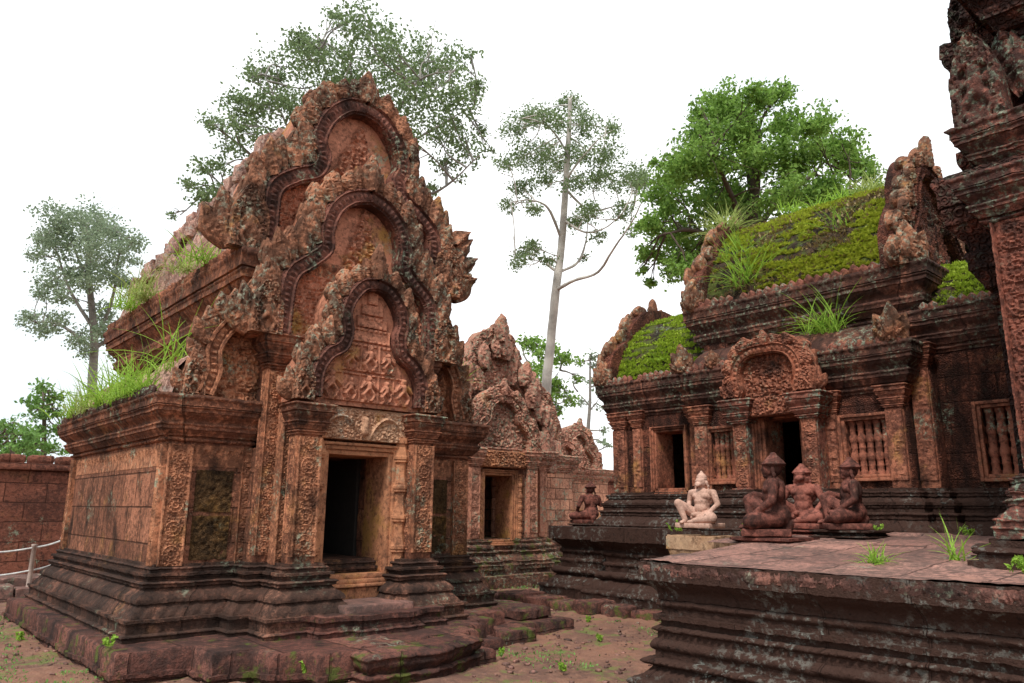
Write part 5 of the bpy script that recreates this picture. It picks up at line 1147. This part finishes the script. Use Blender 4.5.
for (x, y, z, h, n, mt, lb) in (
    (2.62, 9.6, 2.9, .62, 60, 'grass', 'thick grass clump on the low left roof, nearest the half gable'),
    (2.62, 10.3, 2.92, .6, 55, 'grass', 'second grass clump on the low left roof, counted from the half gable'),
    (2.6, 11.1, 2.92, .6, 55, 'grass', 'arching grass clump midway along the low left roof'),
    (2.6, 11.9, 2.9, .55, 50, 'grass_dry', 'yellowish grass clump on the rear half of the low left roof'),
    (2.62, 12.7, 2.9, .5, 45, 'grass', 'grass clump at the far rear end of the low left roof'),
    (2.85, 9.35, 3.2, .95, 14, 'grass', 'few tall upright blades growing against the half gable'),
    (3.25, 9.9, 4.8, .45, 34, 'grass', 'grass clump on the upper left cornice close to the big gable'),
    (3.2, 12.4, 4.8, .6, 50, 'grass_dry', 'pale dry grass clump on the rear of the upper left cornice'),
    (3.2, 13.2, 4.8, .5, 40, 'grass', 'green grass at the rear end of the upper left cornice'),
    (3.25, 10.8, 4.9, .35, 30, 'grass_dry', 'short yellow grass midway along the upper left cornice')):
    tuft((x, y, z), h, n, .12, mt, lb, w_=.010)
for (px, py, X, h, n, mt, lb) in (
    (750, 290, 11.15, .85, 90, 'grass', 'largest grass clump, on the left part of the mossy main roof'),
    (727, 235, 12.0, .7, 80, 'grass_dry', 'pale dry grass crowning the left end of the mossy main roof'),
    (742, 262, 11.5, .6, 60, 'grass', 'grass between the dry crown and the big clump on the main roof'),
    (842, 240, 11.5, .62, 45, 'grass', 'upright grass clump in the middle of the mossy main roof'),
    (878, 255, 11.35, .4, 25, 'grass', 'small grass clump at the right of the mossy main roof'),
    (832, 333, 10.75, .72, 30, 'grass', 'long arching blades on the cornice above the porch window'),
    (815, 333, 10.75, .6, 18, 'grass', 'thin arching blades left of the longer ones above the porch'),
    (662, 362, 11.1, .35, 18, 'grass', 'small clump on the moss of the left wing roof'),
    (868, 195, 12.4, .5, 40, 'grass_dry', 'yellow-green clump on the roof ridge near the right gable'),
    (845, 205, 12.4, .4, 30, 'grass', 'clump on the roof ridge right of its middle'),
    (820, 210, 12.4, .35, 24, 'grass', 'small clump at the middle of the roof ridge'),
    (790, 212, 12.4, .3, 20, 'grass', 'tiny clump on the roof ridge left of its middle')):
    tuft(tuple(float(v) for v in atx(px, py, X)), h, n, .10, mt, lb, w_=.011)
tuft(tuple(float(v) for v in aty(461, 385, 12.2)), .55, 14, .05, 'grass', 'sparse grass hanging between the library and the gateway gables')
def pz(px, py, z): d = fw+rt*(px-512)/F_PX-up*(py-341.5)/F_PX; return tuple(float(v) for v in np.array([0, 0, EYE])+d*((z-EYE)/d[2]))
q = pz(875, 563, 1.20); tuft(q, .2, 26, .04, 'grass', 'flat bright grass tuft near the front edge of the paved platform', w_=.007)
tuft((7.0, 2.35, 1.22), .42, 9, .03, 'grass', 'long bent blades at the left foot of the tower base', w_=.009)
for i, (x, y, z, r, h, n, lb) in enumerate(((6.45, 1.72, 1.2, .12, .1, 120, 'cushion of small ferns at the foot of the tower base'), (6.35, 1.35, 1.2, .08, .1, 50, 'few fern leaves right of the cushion below the tower'), (9.2, 6.75, 1.33, .1, .14, 60, 'little weeds left of the pale statue'), (9.4, 5.75, 1.33, .12, .13, 60, 'little weeds right of the pale statue'), (9.4, 4.0, 1.36, .1, .12, 50, 'weeds at the right foot of the profile statue'), (9.9, 3.2, 1.36, .09, .1, 60, 'weeds along the foot of the hall right of the statues'))):
    weed((x, y, z), r, h, n, lb)
for (px, py, z, h, lb) in ((307, 676, .05, .16, 'small leafy weed before the entrance step'), (110, 645, .3, .07, 'tiny weed on the plinth corner nearest the viewer'), (20, 640, .0, .1, 'weed on the ground left of the plinth'), (500, 655, 0, .08, 'weed right of the entrance step'), (600, 640, 0, .07, 'weed on the bare earth in the courtyard'), (565, 670, 0, .06, 'weed close to the platform in the foreground earth'), (590, 622, 0, .08, 'weed at the foot of the far terrace')):
    weed(pz(px, py, z), .05, h, 40, lb)
# ground cover that nobody could count
def cover(name, label, cnt, fn, mat, size, kind='stuff'):
    mb = MB(); P = fn(cnt); n = len(P); a = rng.uniform(0, 2*np.pi, n); el = rng.uniform(.2, 1.3, n); d = np.stack([np.cos(a)*np.cos(el), np.sin(a)*np.cos(el), np.sin(el)], 1); s_ = np.stack([-np.sin(a), np.cos(a), 0*a], 1)
    L = size*rng.uniform(.5, 1.4, (n, 1)); V = np.stack([P, P+d*L*.5+s_*L*.28, P+d*L, P+d*L*.5-s_*L*.28], 1); mb.add(V.reshape(-1, 3), np.arange(4*n).reshape(n, 4)); return tag(mb.build(name, M[mat], smooth=False), label, 'grass' if 'grass' in name else 'moss', kind=kind)
def gpts(n):
    X = rng.uniform(.5, 13, n); Y = rng.uniform(3, 17, n); v = vnoise(np.stack([X*.8, Y*.8, 0*X], -1), 21)+.5*vnoise(np.stack([X*4, Y*4, 0*X], -1), 22)
    edge = ((X < 2.2) & (Y > 6))*.22+((X > 5.8) & (X < 9) & (Y > 6) & (Y < 9.5))*.08
    k = (v+edge > .19); return np.stack([X[k], Y[k], 0*X[k]+.01], 1)
cover('ground_grass', 'short green grass patches scattered on the red earth', 60000, gpts, 'leaf_mid', .032)
def roofpts(x0, x1, y0, y1, z0, z1, t0, t1, thr, seed):
    def f(n):
        Y = rng.uniform(y0, y1, n); T = rng.uniform(t0, t1, n); c = (x0+x1)/2; hw = (x1-x0)/2
        rid = .035*np.abs(np.sin(T*26)); v = vnoise(np.stack([Y*1.6, T*4, 0*T+seed], -1), 31)+.7*vnoise(np.stack([Y*6, T*26, 0*T], -1), 32)+.25*np.cos(T*52)
        k = v > thr; Y, T, rid = Y[k], T[k], rid[k]; X = c-(hw+rid)*np.abs(np.cos(T))**1.15; Z = z0+(z1-z0+rid)*np.sin(T)**1.15
        return rough(np.stack([X, Y, Z], 1), .045, 3.)
    return f
cover('roof_moss', 'yellow-green moss and creeping leaves covering the main roof of the hall', 110000, roofpts(10.95, 14.05, 4.0, 7.2, 5.0, 6.85, .12, 1.7, .0, 0), 'moss', .062)
cover('roof_moss', 'brown dead stems among the moss of the main roof of the hall', 8000, roofpts(10.95, 14.05, 4.0, 7.2, 5.0, 6.85, .12, 1.7, -.25, 3), 'dead', .07)
cover('roof_moss', 'bright green moss on the low roof at the left end of the hall', 26000, roofpts(10.95, 14.1, 7.35, 9.3, 3.9, 5.45, .1, 1.5, -.1, 5), 'moss_red', .055)
cover('roof_moss', 'bright green moss patch beside the tower on the right', 16000, roofpts(11.1, 14.0, 1.7, 3.9, 4.3, 5.3, .1, 1.5, -.15, 9), 'moss_red', .055)

def pebbles():
    n = 3600; X = rng.uniform(1.0, 12, n); Y = rng.uniform(3.5, 15, n); z = vnoise(np.stack([X*1.1, Y*1.1, 0*X], -1), 3)*.07+vnoise(np.stack([X*3.7, Y*3.7, 0*X], -1), 5)*.05-.01
    c = np.stack([X, Y, z], 1); r_ = (rng.uniform(0, 1, n)**4*.032+.007)[:, None, None]
    cube = np.array([(a, b, d) for a in (-1, 1) for b in (-1, 1) for d in (-.6, .6)], float)
    V = c[:, None, :]+cube[None]*r_*rng.uniform(.55, 1.1, (n, 8, 3)); F = np.array([(0, 1, 3, 2), (4, 6, 7, 5), (0, 4, 5, 1), (2, 3, 7, 6), (0, 2, 6, 4), (1, 5, 7, 3)])
    mb = MB(); mb.add(V.reshape(-1, 3), (F[None]+8*np.arange(n)[:, None, None]).reshape(-1, 4))
    tag(mb.build('gravel', M['pave'], smooth=False), 'loose red grit and small stones on the courtyard earth', 'gravel', kind='stuff')
pebbles()
